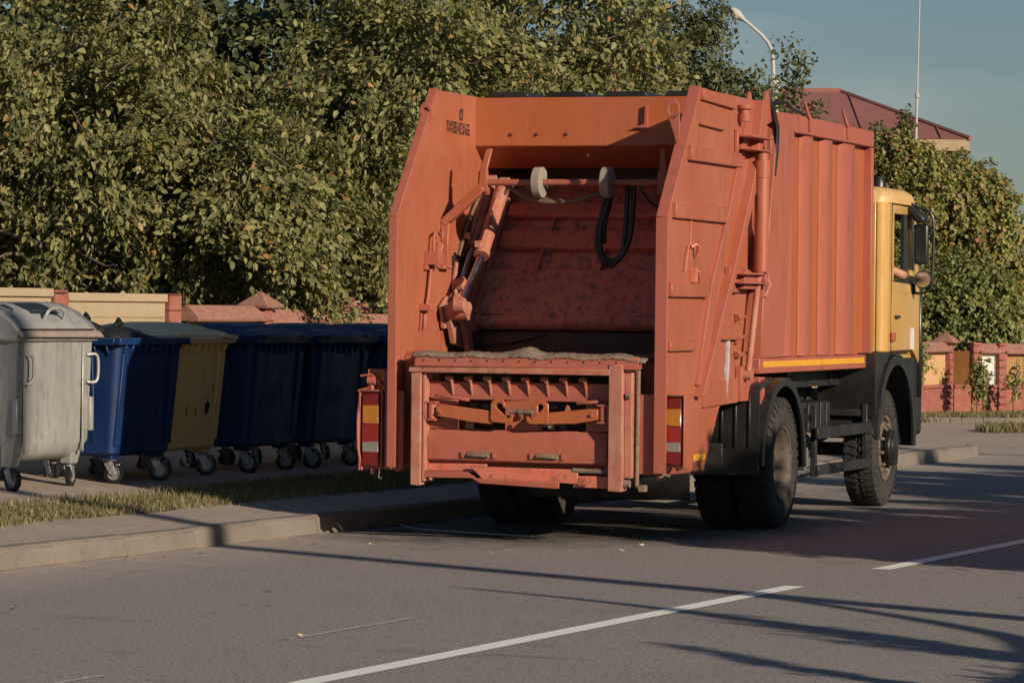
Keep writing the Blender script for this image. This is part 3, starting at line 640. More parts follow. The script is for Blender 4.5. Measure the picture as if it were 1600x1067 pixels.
m = MB(); pslab(m, -.968, -.94, -.15, 1.0, -.05, .08); m.build('plate_edge', 'dusty', pk, bevel=.004)
m = MB()
for x_ in (-.52, .08, .70): pslab(m, x_, x_ + .012, .19, .31, .001, .05)
for x_ in (-.55, -.02, .55): pslab(m, x_, x_ + .012, .455, .63, .001, .05)
m.build('gusset', 'ramrib', pk)
m = MB()  # carriage below the plate: side cheek and dark lower blade
m.prism([(-2.05, 1.75), (-1.80, 1.90), (-1.35, 1.70), (-1.28, 1.55), (-1.43, 1.43), (-1.90, 1.50)], 'x', -1.0, -.955)
m.prism([(-1.78, 1.78), (-1.45, 1.86), (-.95, 2.55), (-.86, 2.60), (-.92, 2.42), (-1.36, 1.74)], 'x', -1.01, -.972)
m.prism([(-1.95, 1.80), (-1.86, 1.84), (-1.40, 1.22), (-1.52, 1.20)], 'x', -.95, -.90)
m.build('ram_arm', 'dusty', pk, bevel=.006)
m = MB(); m.box(-.95, 1.0, -1.5, -1.30, 1.38, 1.60); m.prism([(-.95, 1.58), (-.3, 1.58), (-.6, 1.50), (-.95, 1.47)], 'y', -1.53, -1.501); m.build('lower_blade', 'inside', pk, bevel=.01)
# hydraulic cylinders (left pair seen; the same pair on the right)
def hydro(p0, p1, p2, r, name='hydraulic_cylinder'):
    p0, p1, p2 = Vector(p0), Vector(p1), Vector(p2); d = (p1 - p0).normalized()
    m = MB(); m.tube([p0 - d * .0, p0 + d * .03, p0 + d * .031, p1 - d * .05, p1 - d * .049, p1], [r * .8, r * .8, r, r, r * 1.12, r * 1.12], 20)
    m.lathe([(-.04, 0), (-.04, r * .8), (.04, r * .8), (.04, 0)], p0 - d * .03, 'x', 16)
    m.tube([p0 + d * .12 + Vector((-.0, -r, .0)), p0 + d * .2 + Vector((0, -r - .03, 0)), p1 - d * .14 + Vector((0, -r - .03, 0)), p1 - d * .09 + Vector((0, -r, 0))], .013, 8)
    m.box(p1.x - .022, p1.x + .022, p1.y - r - .045, p1.y - r + .01, p1.z + .07, p1.z + .12)
    hc = m.build(name, 'dusty', tg, smooth=True)
    m = MB(); m.tube([p1 + d * .001, p2], r * .5, 16); m.build('piston_rod', 'chrome', hc, smooth=True)
    m = MB(); m.lathe([(-.045, 0), (-.045, .055), (.045, .055), (.045, 0)], p2, 'x', 20); m.tube([p2 - d * .07, p2 - d * .02], [r * .62, r * .8], 12); m.build('rod_eye', 'dusty', hc, bevel=.004)
    return hc
for sx in (-1, 1):
    hydro((sx * .80, -1.19, 2.78), (sx * .80, -1.736, 2.20), (sx * .83, -2.15, 1.80), .056)
    hydro((sx * .985, -.98, 2.81), (sx * .985, -1.456, 2.27), (sx * .985, -1.72, 1.97), .050)
m = MB()
for p in ((-.97, -1.98, 1.76), ): m.lathe([(-.06, 0), (-.06, .075), (.16, .075), (.16, 0)], p, 'x', 20)
m.prism([(-2.10, 1.80), (-1.95, 1.88), (-1.75, 1.80), (-1.80, 1.62), (-2.04, 1.62)], 'x', -1.03, -1.0)
m.prism([(-1.55, 2.0), (-1.42, 2.02), (-1.62, 1.78), (-1.74, 1.80)], 'x', -1.04, -.96)
m.tube([(-1.02, -1.72, 2.15), (-1.02, -1.76, 1.95), (-1.0, -1.70, 1.82)], .022, 8)
m.build('pivot_boss', 'dusty', tg, bevel=.006)
# roller bar with its brackets
m = MB(); m.tube([(-.70, -2.0, 2.775), (.80, -2.0, 2.775)], .026, 14)
rb = m.build('roller_bar', 'pink', tg, smooth=True)
for x_ in (-.235, .325):
    m = MB(); m.lathe([(-.036, .03), (-.036, .115), (-.03, .122), (.03, .122), (.036, .115), (.036, .03)], (x_, -2.0, 2.775), 'x', 28, closed=True); m.build('roller', 'roller', rb, smooth=True)
m = MB()
for sx, x_ in ((-1, -.70), (1, .775)):
    m.prism([(x_ - .035, 2.70), (x_ + .045, 2.70), (x_ + .035, 2.86), (x_ + .08 * (1 if sx < 0 else .3), 3.04), (x_ + .03 * (1 if sx < 0 else -.5), 3.04), (x_ - .02, 2.88)], 'y', -2.03, -2.0)
    m.prism([(x_ - .05, 2.68), (x_ + .05, 2.68), (x_ + .03, 2.9), (x_ - .045, 2.86)], 'y', -1.995, -1.97)
    if sx < 0: m.bar((-.70, -2.0, 2.74), (-1.03, -2.0, 2.45), .07, .07); m.bar((-1.01, -2.0, 2.47), (-1.01, -2.02, 2.10), .06, .07); m.box(-1.045, -.985, -2.08, -1.90, 2.09, 2.12); m.mark()
m.bar((.78, -2.0, 2.72), (1.04, -2.0, 2.46), .07, .07); m.bar((1.01, -2.0, 2.47), (1.01, -2.02, 2.10), .06, .07)
m.build_each('bar_bracket', 'orange', rb, bevel=.006)
# fittings on the inner left wall
m = MB(); xw = -1.045
m.box(xw, xw + .12, -2.40, -2.28, 2.12, 2.22); m.box(xw, xw + .03, -2.42, -2.20, 2.08, 2.12)
m.tube([(xw + .05, -2.33, 2.22), (xw + .05, -2.31, 2.36), (xw + .05, -2.22, 2.39), (xw + .05, -2.16, 2.35)], .012, 8)
m.tube([(xw + .03, -2.32, 2.10), (xw + .03, -2.38, 1.88), (xw + .03, -2.44, 1.74)], .016, 8); m.box(xw, xw + .10, -2.51, -2.42, 1.76, 1.81); m.tube([(xw + .03, -2.45, 1.75), (xw + .03, -2.46, 1.62)], .02, 8); m.tube([(xw + .02, -2.50, 1.74), (xw + .02, -2.52, 1.60)], .008, 6)
m.tube([(xw + .02, -2.04, 2.4), (xw + .02, -2.02, 2.3), (xw + .02, -2.08, 2.2)], .014, 6)
m.box(xw, xw + .02, -2.12, -1.9, 2.1, 2.3)
m.build('latch_rod', 'pink', tg, bevel=.003)
# hoses
def crv(pts, n_=6):
    pts = [Vector(p) for p in pts]; out = []
    for i in range(len(pts) - 1):
        p0, p1, p2, p3 = pts[max(i - 1, 0)], pts[i], pts[i + 1], pts[min(i + 2, len(pts) - 1)]
        for k in range(n_):
            t = k / n_; out.append(.5 * ((2 * p1) + (p2 - p0) * t + (2 * p0 - 5 * p1 + 4 * p2 - p3) * t * t + (3 * p1 - p0 - 3 * p2 + p3) * t ** 3))
    return out + [pts[-1]]
for dx in (0, .05): MB().tube(crv([(.30 + dx, -1.85, 2.80), (.26 + dx * .6, -1.88, 2.60), (.215 + dx * .5, -1.9, 2.40), (.235 + dx * .5, -1.92, 2.22), (.33 + dx * .2, -1.92, 2.13 + dx * .6), (.44 - dx * .4, -1.92, 2.23), (.495 - dx, -1.9, 2.42), (.50 - dx, -1.86, 2.8)]), .021, 10).build('hose', 'rubber', tg, smooth=True)
MB().tube(crv([(.33, -1.83, 2.8), (.30, -1.86, 2.6), (.27, -1.88, 2.45), (.26, -1.86, 2.3)]), .019, 10).build('hose', 'rubber', tg, smooth=True)
m = MB(); m.tube(crv([(-.62, -1.85, 2.80), (-.45, -1.88, 2.70), (-.30, -1.9, 2.64), (-.06, -1.9, 2.625), (.12, -1.9, 2.66), (.30, -1.9, 2.71)]), .018, 10)
m.tube(crv([(-.42, -1.8, 2.79), (-.33, -1.85, 2.70), (-.18, -1.88, 2.645), (0, -1.9, 2.63)]), .015, 8)
m.tube(crv([(-.64, -1.3, 2.82), (-.76, -1.3, 2.70), (-.90, -1.35, 2.50), (-.95, -1.42, 2.3)]), .013, 8)
m.tube(crv([(-.95, -1.1, 2.85), (-1.0, -1.2, 2.7), (-1.02, -1.45, 2.45), (-1.03, -1.62, 2.2)]), .015, 8)
m.build('hose', 'dusthose', tg, smooth=True)
m = MB(); m.tube(crv([(.5, -1.7, 2.74), (.6, -1.7, 2.62), (.75, -1.7, 2.57), (.95, -1.7, 2.58)]), .012, 8); m.build('hose', 'rubber', tg, smooth=True)
# cut-out emblem with lettering in the left wall (weathered strokes of dark openings)
m = MB(); xe = -1.0435
def cell(y0, y1, z0, z1): m.box(xe, xe + .0025, y0, y1, z0, z1)
glyph = ["#.#..#.##.###.#..#.###.#.#..#.###", "##.#.##.#.#.#.#..#.#...###....#..", "#..#.#..#.###.##.#.##..#.#.##.###", "#.##.#.##.#.#.#.##.#...##.###.#.#", ".#.#..#.#.###.#..#.###.##..##.###"]
for r_, row in enumerate(glyph):
    for c_, ch in enumerate(row):
        if ch == '#':
            y_ = -1.90 + c_ * .0166; z_ = 3.275 - r_ * .019 - c_ * .0003; cell(y_, y_ + (.012 if (c_ * 7 + r_ * 3) % 4 else .0166), z_ - (.015 if (c_ + r_) % 3 else .019), z_)
for y_, z0, z1 in ((-1.60, 3.29, 3.37), (-1.57, 3.35, 3.385), (-1.545, 3.30, 3.34), (-1.535, 3.34, 3.38), (-1.585, 3.29, 3.30), (-1.555, 3.285, 3.31)): cell(y_, y_ + .02, z0, z1)
m.build('stencil_emblem', 'dark', tg)

# ---- hopper rear and lifting frame
m = MB(); m.box(-1.045, 1.045, -2.76, -2.72, .56, 1.42); m.box(-1.045, 1.045, -2.80, -2.70, 1.42, 1.445)
hp = m.build('hopper', 'orange', T, bevel=.004)
m = MB(); m.box(-.7, .8, -2.7, -1.9, .50, .56); m.box(-.95, .55, -2.0, -.9, .62, .70); m.build('hopper_floor', 'chassis', hp)
LF_ = MB()
yf = -3.12
LF_.box(-.905, .70, yf, -2.98, 1.29, 1.335)                    # top ledge
LF_.box(-.885, -.805, yf + .005, -3.0, .43, 1.289); LF_.box(.69, .80, yf + .005, -2.98, .42, 1.37)
LF_.box(.80, .86, yf + .06, -2.88, .52, 1.34); LF_.box(-.80, -.775, yf + .03, -2.85, .46, 1.289)
LF_.box(.701, .84, yf + .03, -2.9, 1.341, 1.40)
lf = LF_.build('lifting_frame', 'dusty', T, bevel=.006)
m = MB(); m.prism([(yf + .01, 1.336), (yf + .03, 1.42), (yf + .09, 1.425), (yf + .12, 1.336)], 'x', -.865, .92); cap_ = m.build('sill', 'pink', lf, bevel=.006)
rg = random.Random(11)
m = MB(); rows = []
NX = 110
for j in range(7):
    v = j / 6; row = []
    for i in range(NX + 1):
        u = i / NX; x = -.89 + 1.86 * u
        hump = .030 * math.exp(-((x - .02) / .09) ** 2) + .015 * math.exp(-((x - .0) / .2) ** 2)
        z = 1.420 + .022 * math.sin(math.pi * v) ** .6 + rg.uniform(-.006, .006) + hump * math.sin(math.pi * v) + .006 * math.sin(u * 31) + (-.02 * (u - .9) * 10 if u > .9 else 0)
        row.append((x, yf + .02 + .26 * v, z if 0 < j < 6 else z - .006 - rg.uniform(0, .008)))
    rows.append(row)
m.sheet(rows); m.build('rubber_lip', 'grime', lf, smooth=True, solid=.012, auto=80)
m = MB()
for k in range(13): m.mark(); m.lathe([(-.006, 0), (-.006, .007), (0, .007), (.002, 0)], (-.79 + k * .128, yf + .022, 1.385), 'y', 8)
m.build_each('rivet', 'dark', lf)
# comb plate with slots
m = MB(); yp = -2.99
def plate(x0, x1, z0, z1, y=yp, t=.02): m.box(x0, x1, y, y + t, z0, z1)
sL, sR = (-.55, -.17), (.095, .475)
plate(-.775, .69, 1.085, 1.225); plate(-.775, sL[0], .86, 1.0849); plate(sL[1], sR[0], .86, 1.0849); plate(sR[1], .69, .86, 1.0849)
m.prism([(yp, .8599), (yp - .045, .79), (yp - .045, .625), (yp - .02, .610), (yp + .02, .610), (yp + .02, .8599)], 'x', -.775, .66)
m.prism([(yp + .001, .8599), (yp + .001, .61), (yp + .03, .61), (yp + .03, .8599)], 'x', .661, .689)
cp = m.build('comb_plate', 'pink', lf, bevel=.006)
for i in range(8):
    x_ = -.605 + i * .1525; m = MB()
    m.prism([(yp - .055, 1.235), (yp - .0, 1.235), (yp - .0, 1.11)], 'x', x_ + .012, x_ + .024)
    m.lathe([(-.032, 0), (-.032, .018), (.028, .018), (.028, 0)], (x_, yp - .035, 1.25), 'x', 12); m.box(x_ + .0, x_ + .03, yp - .05, yp + .018, 1.226, 1.238)
    m.build('comb_hook', 'dusty', cp, bevel=.002)
m = MB()
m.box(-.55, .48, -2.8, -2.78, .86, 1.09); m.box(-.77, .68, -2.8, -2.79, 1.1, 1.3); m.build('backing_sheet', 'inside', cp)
m = MB()
for x_, z_ in ((-.50, 1.05), (-.40, 1.04), (-.31, 1.05), (.15, 1.04), (.22, 1.0), (.13, .885), (.22, .89)): m.mark(); m.prism([(x_, z_ - .02), (x_ + .045, z_ - .022), (x_ + .05, z_ + .008), (x_ + .02, z_ + .014), (x_ - .01, z_ + .01)], 'y', -2.83, -2.81)
m.build_each('dried_rubbish', 'grime', cp)
# two locking arms with hooked plates
def hookplate(mirror):
    o = [(385, 402), (402, 392), (440, 389), (462, 400), (470, 416), (472, 440), (462, 452), (455, 440), (450, 428), (438, 416), (420, 416), (409, 428), (412, 446), (470, 500), (486, 520), (500, 514), (506, 500), (516, 494), (524, 505), (518, 535), (495, 550), (440, 549), (385, 545), (373, 525), (373, 420)]
    pts = [(-.79 + ((680 + px / 4.27) - 660) / 288 * 1.46, 1.25 - ((530 + pz / 4.27) - 590) * .00485) for px, pz in o]
    if mirror: pts = [(-.03 * 1 - x - .0 + (-.0), z - .004) for x, z in pts]; pts = [(x + .0, z) for x, z in pts][::-1]
    return pts
for sx in (-1, 1):
    m = MB()
    hpz = hookplate(sx > 0)
    if sx > 0: hpz = [(x + .0, z) for x, z in hpz]
    m.prism(hpz, 'y', yp - .115, yp - .10)
    if sx < 0: m.prism([(-.69, .962), (-.69, 1.035), (-.60, 1.045), (-.24, 1.005), (-.24, .908), (-.42, .922)], 'y', yp - .10, yp - .065)
    else: m.prism([(.17, .91), (.17, 1.0), (.53, 1.035), (.60, 1.035), (.60, .955), (.42, .922)], 'y', yp - .10, yp - .065)
    ar = m.build('locking_arm', 'orange_deep', lf, bevel=.004)
    m = MB(); xp = -.735 if sx < 0 else .635
    m.box(xp - .045, xp + .045, yp - .10, yp - .01, 1.055, 1.07); m.box(xp - .045, xp + .045, yp - .10, yp - .01, .925, .94); m.lathe([(.94, 0), (.94, .035), (1.055, .035), (1.055, 0)], (xp, yp - .06, 0), 'z', 14)
    m.box(xp - .05 * 1 if sx < 0 else xp + .035, xp - .035 if sx < 0 else xp + .05, yp - .10, yp, .925, 1.07)
    m.lathe([(-.02, 0), (-.02, .014), (0, .014), (0, 0)], (xp + (.08 if sx < 0 else -.08), yp - .10, .99), 'y', 10)
    if sx < 0: m.tube([(-.72, yp - .05, 1.12), (-.44, yp - .05, 1.085)], .014, 8)
    else: m.tube([(.42, yp - .05, 1.075), (.60, yp - .05, 1.09)], .014, 8); m.prism([(.33, 1.0), (.38, 1.0), (.37, 1.05), (.35, 1.065)], 'y', yp - .09, yp - .07)
    m.build('arm_pivot', 'pink', ar, bevel=.003)
m = MB(); m.tube([(-.10, yp - .085, 1.005), (.08, yp - .085, 1.005)], .017, 10); m.tube([(-.03, yp - .085, 1.005), (.0, yp - .085, 1.005)], .024, 8); m.build('lock_pin', 'grime', lf, smooth=True)
m = MB()
for x_ in (-.36, .19):
    m.mark(); m.tube([(x_ - .085, yp - .065, .668), (x_ + .085, yp - .065, .664)], .014, 8)
    m.box(x_ - .10, x_ + .10, yp - .05, yp - .046, .645, .69)
m.build_each('handle', 'grime', lf, bevel=.002)
m = MB()
for x_ in (-.36, .19):
    for q in (-.13, .12): m.box(x_ + q - .01, x_ + q + .02, yp - .06, yp - .046, .645, .69)
m.box(-.72, -.70, yp - .003, yp - .0005, .80, .86)
m.build('handle_mount', 'pink', lf, bevel=.002)
m = MB()  # bottom members
m.prism([(-.775, .545), (-.43, .540), (-.36, .495), (.30, .475), (.30, .43), (-.33, .455), (-.40, .492), (-.775, .49)], 'y', yf + .03, yf + .045)
m.box(.44, .52, yf + .05, yf + .06, .455, .515)
m.build('bottom_rail', 'pink', lf, bevel=.004)
m = MB(); m.prism([(-.42, .585), (.44, .575), (.44, .47), (-.32, .49)], 'y', yf + .05, yf + .07); m.box(.40, .69, yf + .07, yf + .09, .44, .53); m.box(-.775, -.30, yf + .10, yf + .12, .54, .6); m.build('cross_member', 'ramrib', lf, bevel=.004)
m = MB(); m.tube([(.89, yf + .12, 1.33), (.885, yf + .12, .46), (.915, yf + .11, .445)], .017, 10); m.tube([(.4, yf + .06, .57), (.69, yf + .06, .565)], .018, 8)
m.lathe([(0, 0), (0, .03), (.05, .03), (.05, 0)], (.80, yf + .06, .48), 'x', 12); m.lathe([(0, 0), (0, .022), (.03, .022), (.03, 0)], (.82, yf + .04, 1.14), 'x', 12); m.box(.905, .945, yf + .1, yf + .2, .42, .47)
m.build('guide_rod', 'grime', lf, smooth=True)
m = MB(); m.box(.845, .875, yf + .17, yf + .3, .6, 1.36); m.mark(); m.box(.93, 1.045, -2.83, -2.77, .55, 1.14); m.mark(); m.box(-1.04, -.9, -2.83, -2.77, .55, 1.42); m.build_each('side_channel', 'orange', lf, bevel=.004)

# rear lights and their carriers
def lamp(x0, x1, top_, bot, y, dmg):
    m = MB(); m.box(x0 - .028, x0 - .015, y - .03, y + .12, bot - .03, top_ + .03); m.box(x1 + .012, x1 + .024, y - .04, y + .12, bot - .02, top_ + .03); m.box(x0 - .0149, x1 + .0119, y + .0, y + .12, bot - .02, top_ + .02); m.box(x0 - .0149, x1 + .0119, y - .04, y - .001, top_ + .018, top_ + .03)
    car = m.build('lamp_carrier', 'orange' if not dmg else 'pink', T, bevel=.003)
    m = MB(); m.box(x0, x1, y - .035, y - .001, bot, top_); rl = m.build('tail_light', 'redlens', car, bevel=.01)
    h = top_ - bot
    m = MB(); m.box(x0 + .008, x1 - .008, y - .041, y - .034, top_ - h * .41, top_ - h * .16); m.build('indicator_lens', 'amberlens', rl, bevel=.004)
    m = MB(); m.box(x0 + .008, x1 - .008, y - .041, y - .034, bot + h * .20, bot + h * .34); m.build('reversing_lens', 'whitelens', rl, bevel=.004)
    m = MB(); m.box(x0 + .006, x1 - .006, y - .038, y - .0345, top_ - h * .66, top_ - h * .43)
    m.build('brake_lens', surf('brake_lens', (.26, .02, .015), (.22, .02, .015), rough=.22, bmp=.02), rl)
lamp(1.082, 1.232, 1.125, .625, -2.97, False); lamp(-1.325, -1.18, 1.12, .56, -2.97, True)
m = MB(); m.box(.885, 1.055, -3.00, -2.96, .55, 1.15); m.mark(); m.box(-1.14, -.985, -3.00, -2.96, .54, 1.145)
m.build_each('lamp_guard', 'orange', T, bevel=.004)
m = MB(); m.box(-1.09, -1.05, -3.003, -2.999, 1.055, 1.115); m.build('reflector', 'dark', T)
m = MB(); m.box(-1.30, -1.14, -2.95, -2.92, 1.15, 1.31); m.build('lamp_plate', 'orange_deep', T, bevel=.004)
m = MB()
m.lathe([(-.03, 0), (-.03, .035), (.03, .03), (.03, 0)], (-1.25, -2.99, 1.22), 'x', 12); m.tube([(-1.34, -3.0, 1.255), (-1.25, -3.0, 1.265), (-1.22, -3.0, 1.24)], .009, 6); m.tube([(-1.36, -3.0, 1.14), (-1.27, -3.0, 1.165)], .009, 6); m.tube([(-1.26, -2.98, 1.2), (-1.25, -2.98, 1.15)], .018, 8)
m.tube([(-1.21, -2.98, 1.23), (-1.19, -2.96, 1.18), (-1.2, -2.97, 1.14)], .016, 8)
m.build('lamp_fitting', 'pink', T, smooth=True)
m = MB(); m.tube([(-1.155, -3.0, .80), (-1.165, -3.01, .62), (-1.18, -3.01, .48), (-1.17, -3.01, .47), (-1.155, -3.01, .475)], .006, 6); m.tube(crv([(1.06, -3.0, .58), (1.07, -3.02, .53), (1.10, -3.0, .55), (1.14, -2.98, .54)]), .01, 6); m.build('wire_hook', 'dusthose', T, smooth=True)
m = MB(); m.tube([(-1.355, -2.97, 1.14), (-1.36, -3.0, .9), (-1.355, -3.0, .7), (-1.33, -2.98, .53)], .012, 6); m.lathe([(0, 0), (0, .022), (.05, .022), (.05, 0)], (-1.25, -2.95, .5), 'z', 10); m.mark(); m.prism([(1.02, .55), (1.10, .55), (1.13, .60), (1.07, .54), (1.04, .50)], 'y', -2.99, -2.98); m.prism([(1.12, .55), (1.28, .57), (1.3, .60), (1.16, .60)], 'y', -2.97, -2.9); m.build_each('bent_guard', 'pink', T, bevel=.002)

# ---- chassis
m = MB()
for x_ in (-.43, .39): m.box(x_, x_ + .04, -1.9, 5.0, .82, 1.07)
m.box(-.6, .6, -1.6, 3.6, 1.075, 1.27); m.box(-.39, .39, -1.9, -1.8, .82, 1.07); m.box(-.39, .39, 1.6, 1.7, .82, 1.0); m.box(-.39, .39, 3.1, 3.2, .82, 1.0)
ch_ = m.build('chassis', 'chassis', T, bevel=.006)
m = MB(); m.box(-.90, -.85, 1.50, 4.2, 1.12, 1.262); m.mark(); m.box(.85, .90, 1.50, 4.2, 1.12, 1.262); m.box(.898, .915, 3.0, 3.06, 1.15, 1.22)
for y_ in (1.7, 2.6, 3.3): m.box(.60, .85, y_, y_ + .06, 1.14, 1.25)
m.build_each('outrigger_beam', 'chassis', ch_, bevel=.005)
m = MB(); m.lathe([(-.9, .0), (-.9, .07), (-.4, .08), (-.25, .14), (-.12, .2), (.12, .2), (.25, .14), (.4, .08), (.9, .07), (.9, 0)], (0, 0, .54), 'x', 20); m.tube([(0, .1, .56), (0, 2.6, .78)], .05, 12)
m.build('rear_axle', 'chassis', ch_, smooth=True)
m = MB(); m.box(-.85, .85, 3.88, 4.02, .46, .58); m.build('front_axle', 'chassis', ch_, bevel=.005); m = MB()
for x_ in (-.52, .46): m.mark(); m.prism([(-.8, .72), (0, .60), (.8, .74), (.8, .70), (0, .54), (-.8, .68)], 'x', x_, x_ + .08); m.mark(); m.prism([(3.2, .62), (3.95, .58), (4.7, .66), (4.7, .62), (3.95, .52), (3.2, .58)], 'x', x_, x_ + .08)
m.build_each('leaf_spring', 'chassis', ch_, bevel=.005)
m = MB(); m.box(.55, 1.05, 1.35, 2.45, .74, 1.0)
for k in range(4): m.box(1.05, 1.065, 1.62 + k * .22, 1.74 + k * .22, .75, .99)
m.build('battery_box', 'blackp', ch_, bevel=.02, segs=2)
m = MB(); m.lathe([(-.3, 0), (-.3, .13), (-.27, .15), (.27, .15), (.3, .13), (.3, 0)], (.75, 2.2, .58), 'y', 20); m.build('air_tank', 'chassis', ch_, smooth=True)
m = MB(); m.lathe([(-.16, 0), (-.16, .11), (.16, .11), (.16, 0)], (.80, 1.95, .50), 'x', 18); m.prism([(1.9, .34), (2.7, .36), (2.6, .41), (1.9, .40)], 'x', .7, .95); m.tube(crv([(.95, 1.9, .70), (1.0, 2.0, .63), (1.0, 2.15, .64), (.97, 2.2, .70)]), .012, 8); m.build('silencer', 'zinc', ch_, smooth=True)
m = MB()
for k in range(4): m.box(.6, .63, 2.35 + k * .33, 2.50 + k * .33, .80, 1.12)
m.box(.62, .66, 2.2, 3.4, .95, .99); m.tube([(.66, 1.75, .98), (.67, 1.70, 1.14)], .025, 8)
m.build('step_grille', 'chassis', ch_, bevel=.004)
m = MB(); m.box(1.17, 1.20, 1.42, 3.86, .69, .79); m.box(1.17, 1.20, 1.46, 3.84, .375, .465)
for y_ in (1.46, ): m.box(1.12, 1.169, y_, y_ + .06, .36, .98)
m.box(1.12, 1.169, 3.40, 3.46, .37, .95); m.box(.6, 1.13, 1.47, 1.51, .84, .90); m.box(.6, 1.13, 3.41, 3.45, .84, .90)
m.build('side_guard', 'chassis', ch_, bevel=.006)
m = MB(); m.box(-1.20, -1.17, 1.42, 3.86, .69, .79); m.box(-1.20, -1.17, 1.46, 3.84, .375, .465); m.box(-1.169, -1.12, 1.46, 1.52, .36, .98); m.box(-1.13, -.6, 1.47, 1.51, .84, .90); m.build('side_guard', 'chassis', ch_, bevel=.006)

# ---- wheels
def tyre_mesh(lug_style):
    """centred on x=0, width .30, radius .54"""
    m = MB(); Rr = .54; w = .145
    prof = [(-w * .72, .29), (-w * .98, .32), (-w * 1.06, .40), (-w * 1.0, .47), (-w * .88, .515), (-w * .80, .527), (w * .80, .527), (w * .88, .515), (w * 1.0, .47), (w * 1.06, .40), (w * .98, .32), (w * .72, .29)]
    m.lathe(prof, (0, 0, 0), 'x', 64, closed=True)
    n_ = 46 if lug_style else 40
    for k in range(n_):
        a0 = 2 * math.pi * k / n_; da = 2 * math.pi / n_
        for sgn in (-1, 1):
            aw = da * .62
            for (xa, xb, sh) in (((.06, .132, .0), (.012, .055, .35)) if lug_style else ((.085, .136, 0), (.02, .08, .4))):
                vs = []
                for rr_ in (.520, .541):
                    for (x_, aa) in ((xa, sh), (xb, sh - .25), (xb, sh - .25 + 1), (xa, sh + 1)):
                        ang = a0 + aw * aa + (da * .5 if sgn > 0 else 0); r2 = rr_ - (.008 if x_ > .12 and rr_ > .53 else 0)
                        vs.append((sgn * x_, r2 * math.cos(ang), r2 * math.sin(ang)))
                m.add(vs, [(0, 1, 2, 3), (4, 7, 6, 5), (0, 4, 5, 1), (1, 5, 6, 2), (2, 6, 7, 3), (3, 7, 4, 0)])
            # shoulder notch lug
            vs = []
            for (x_, r_) in ((.128, .533), (.146, .500), (.15, .47), (.13, .47)):
                for aa in (0, .6): ang = a0 + da * (aa + (.5 if sgn > 0 else 0)); vs.append((sgn * (x_ + .004), r_ * math.cos(ang), r_ * math.sin(ang)))
            m.add(vs, [(0, 2, 3, 1), (2, 4, 5, 3), (4, 6, 7, 5), (0, 1, 7, 6), (0, 6, 4, 2), (1, 3, 5, 7)])
    return m
tm_r = tyre_mesh(0); tm_f = tyre_mesh(1)
def place(m, x, y, z):
    n_ = MB(); n_.v = [(a_ + x, b_ + y, c_ + z) for a_, b_, c_ in m.v]; n_.f = list(m.f); return n_
Zw = .54
for sx in (-1, 1):
    # rear dual
    m = MB(); xo = sx * 1.105; s = sx
    prof = [(.135, .292), (.142, .305), (.12, .285), (.06, .265), (-.02, .255), (-.06, .235), (-.07, .15), (-.055, .12), (.03, .11), (.06, .09), (.065, 0)]
    m.lathe([(s * t, r_) for t, r_ in prof], (xo, 0, Zw), 'x', 40)
    m.lathe([(s * -.44, .29), (s * -.44, .2), (s * -.07, .2), (s * -.07, .25)], (xo, 0, Zw), 'x', 32)
    for k in range(10):
        a_ = 2 * math.pi * k / 10; m.lathe([(s * -.06, 0), (s * -.06, .018), (s * -.02, .015), (s * -.015, 0)], (xo, .185 * math.cos(a_), Zw + .185 * math.sin(a_)), 'x', 8)
    wr = m.build('rear_wheel', 'rim', T, smooth=True, auto=30)
    place(tm_r, xo, 0, Zw).build('tyre', 'tyre', wr, smooth=True, auto=30)
    place(tm_r, sx * .775, 0, Zw).build('tyre', 'tyre', wr, smooth=True, auto=30)
    # front
    m = MB(); xo = sx * 1.08
    m.lathe([(s * t, r_) for t, r_ in [(-.12, .28), (.12, .292), (.14, .300), (.13, .275), (.09, .262), (.10, .25), (.125, .235), (.13, .20), (.13, .17)]], (xo, 3.95, Zw), 'x', 40)
    for k in range(10):
        a_ = 2 * math.pi * k / 10 + .2; m.lathe([(s * .12, 0), (s * .12, .02), (s * .16, .018), (s * .17, .01), (s * .175, 0)], (xo, 3.95 + .205 * math.cos(a_), Zw + .205 * math.sin(a_)), 'x', 8)
    wf = m.build('front_wheel', 'rim', T, smooth=True, auto=30)
    m = MB(); m.lathe([(s * t, r_) for t, r_ in [(.10, .15), (.17, .15), (.17, .168), (.20, .172), (.215, .165), (.225, .12), (.235, .11), (.245, .06), (.25, 0)]], (xo, 3.95, Zw), 'x', 32)
    for k in range(8):
        a_ = 2 * math.pi * k / 8; m.lathe([(s * .215, 0), (s * .215, .012), (s * .232, .012), (s * .232, 0)], (xo, 3.95 + .145 * math.cos(a_), Zw + .145 * math.sin(a_)), 'x', 6)
    m.build('hub', 'blackp', wf, smooth=True, auto=30)
    place(tm_f, xo, 3.95, Zw).build('tyre', 'tyre', wf, smooth=True, auto=30)

m = MB(); m.box(-.62, .74, -1.02, -1.0, .26, .66); m.box(-.95, 1.0, -.99, -.95, .55, .72); m.build('spray_flap', 'chassis', ch_, bevel=.004)
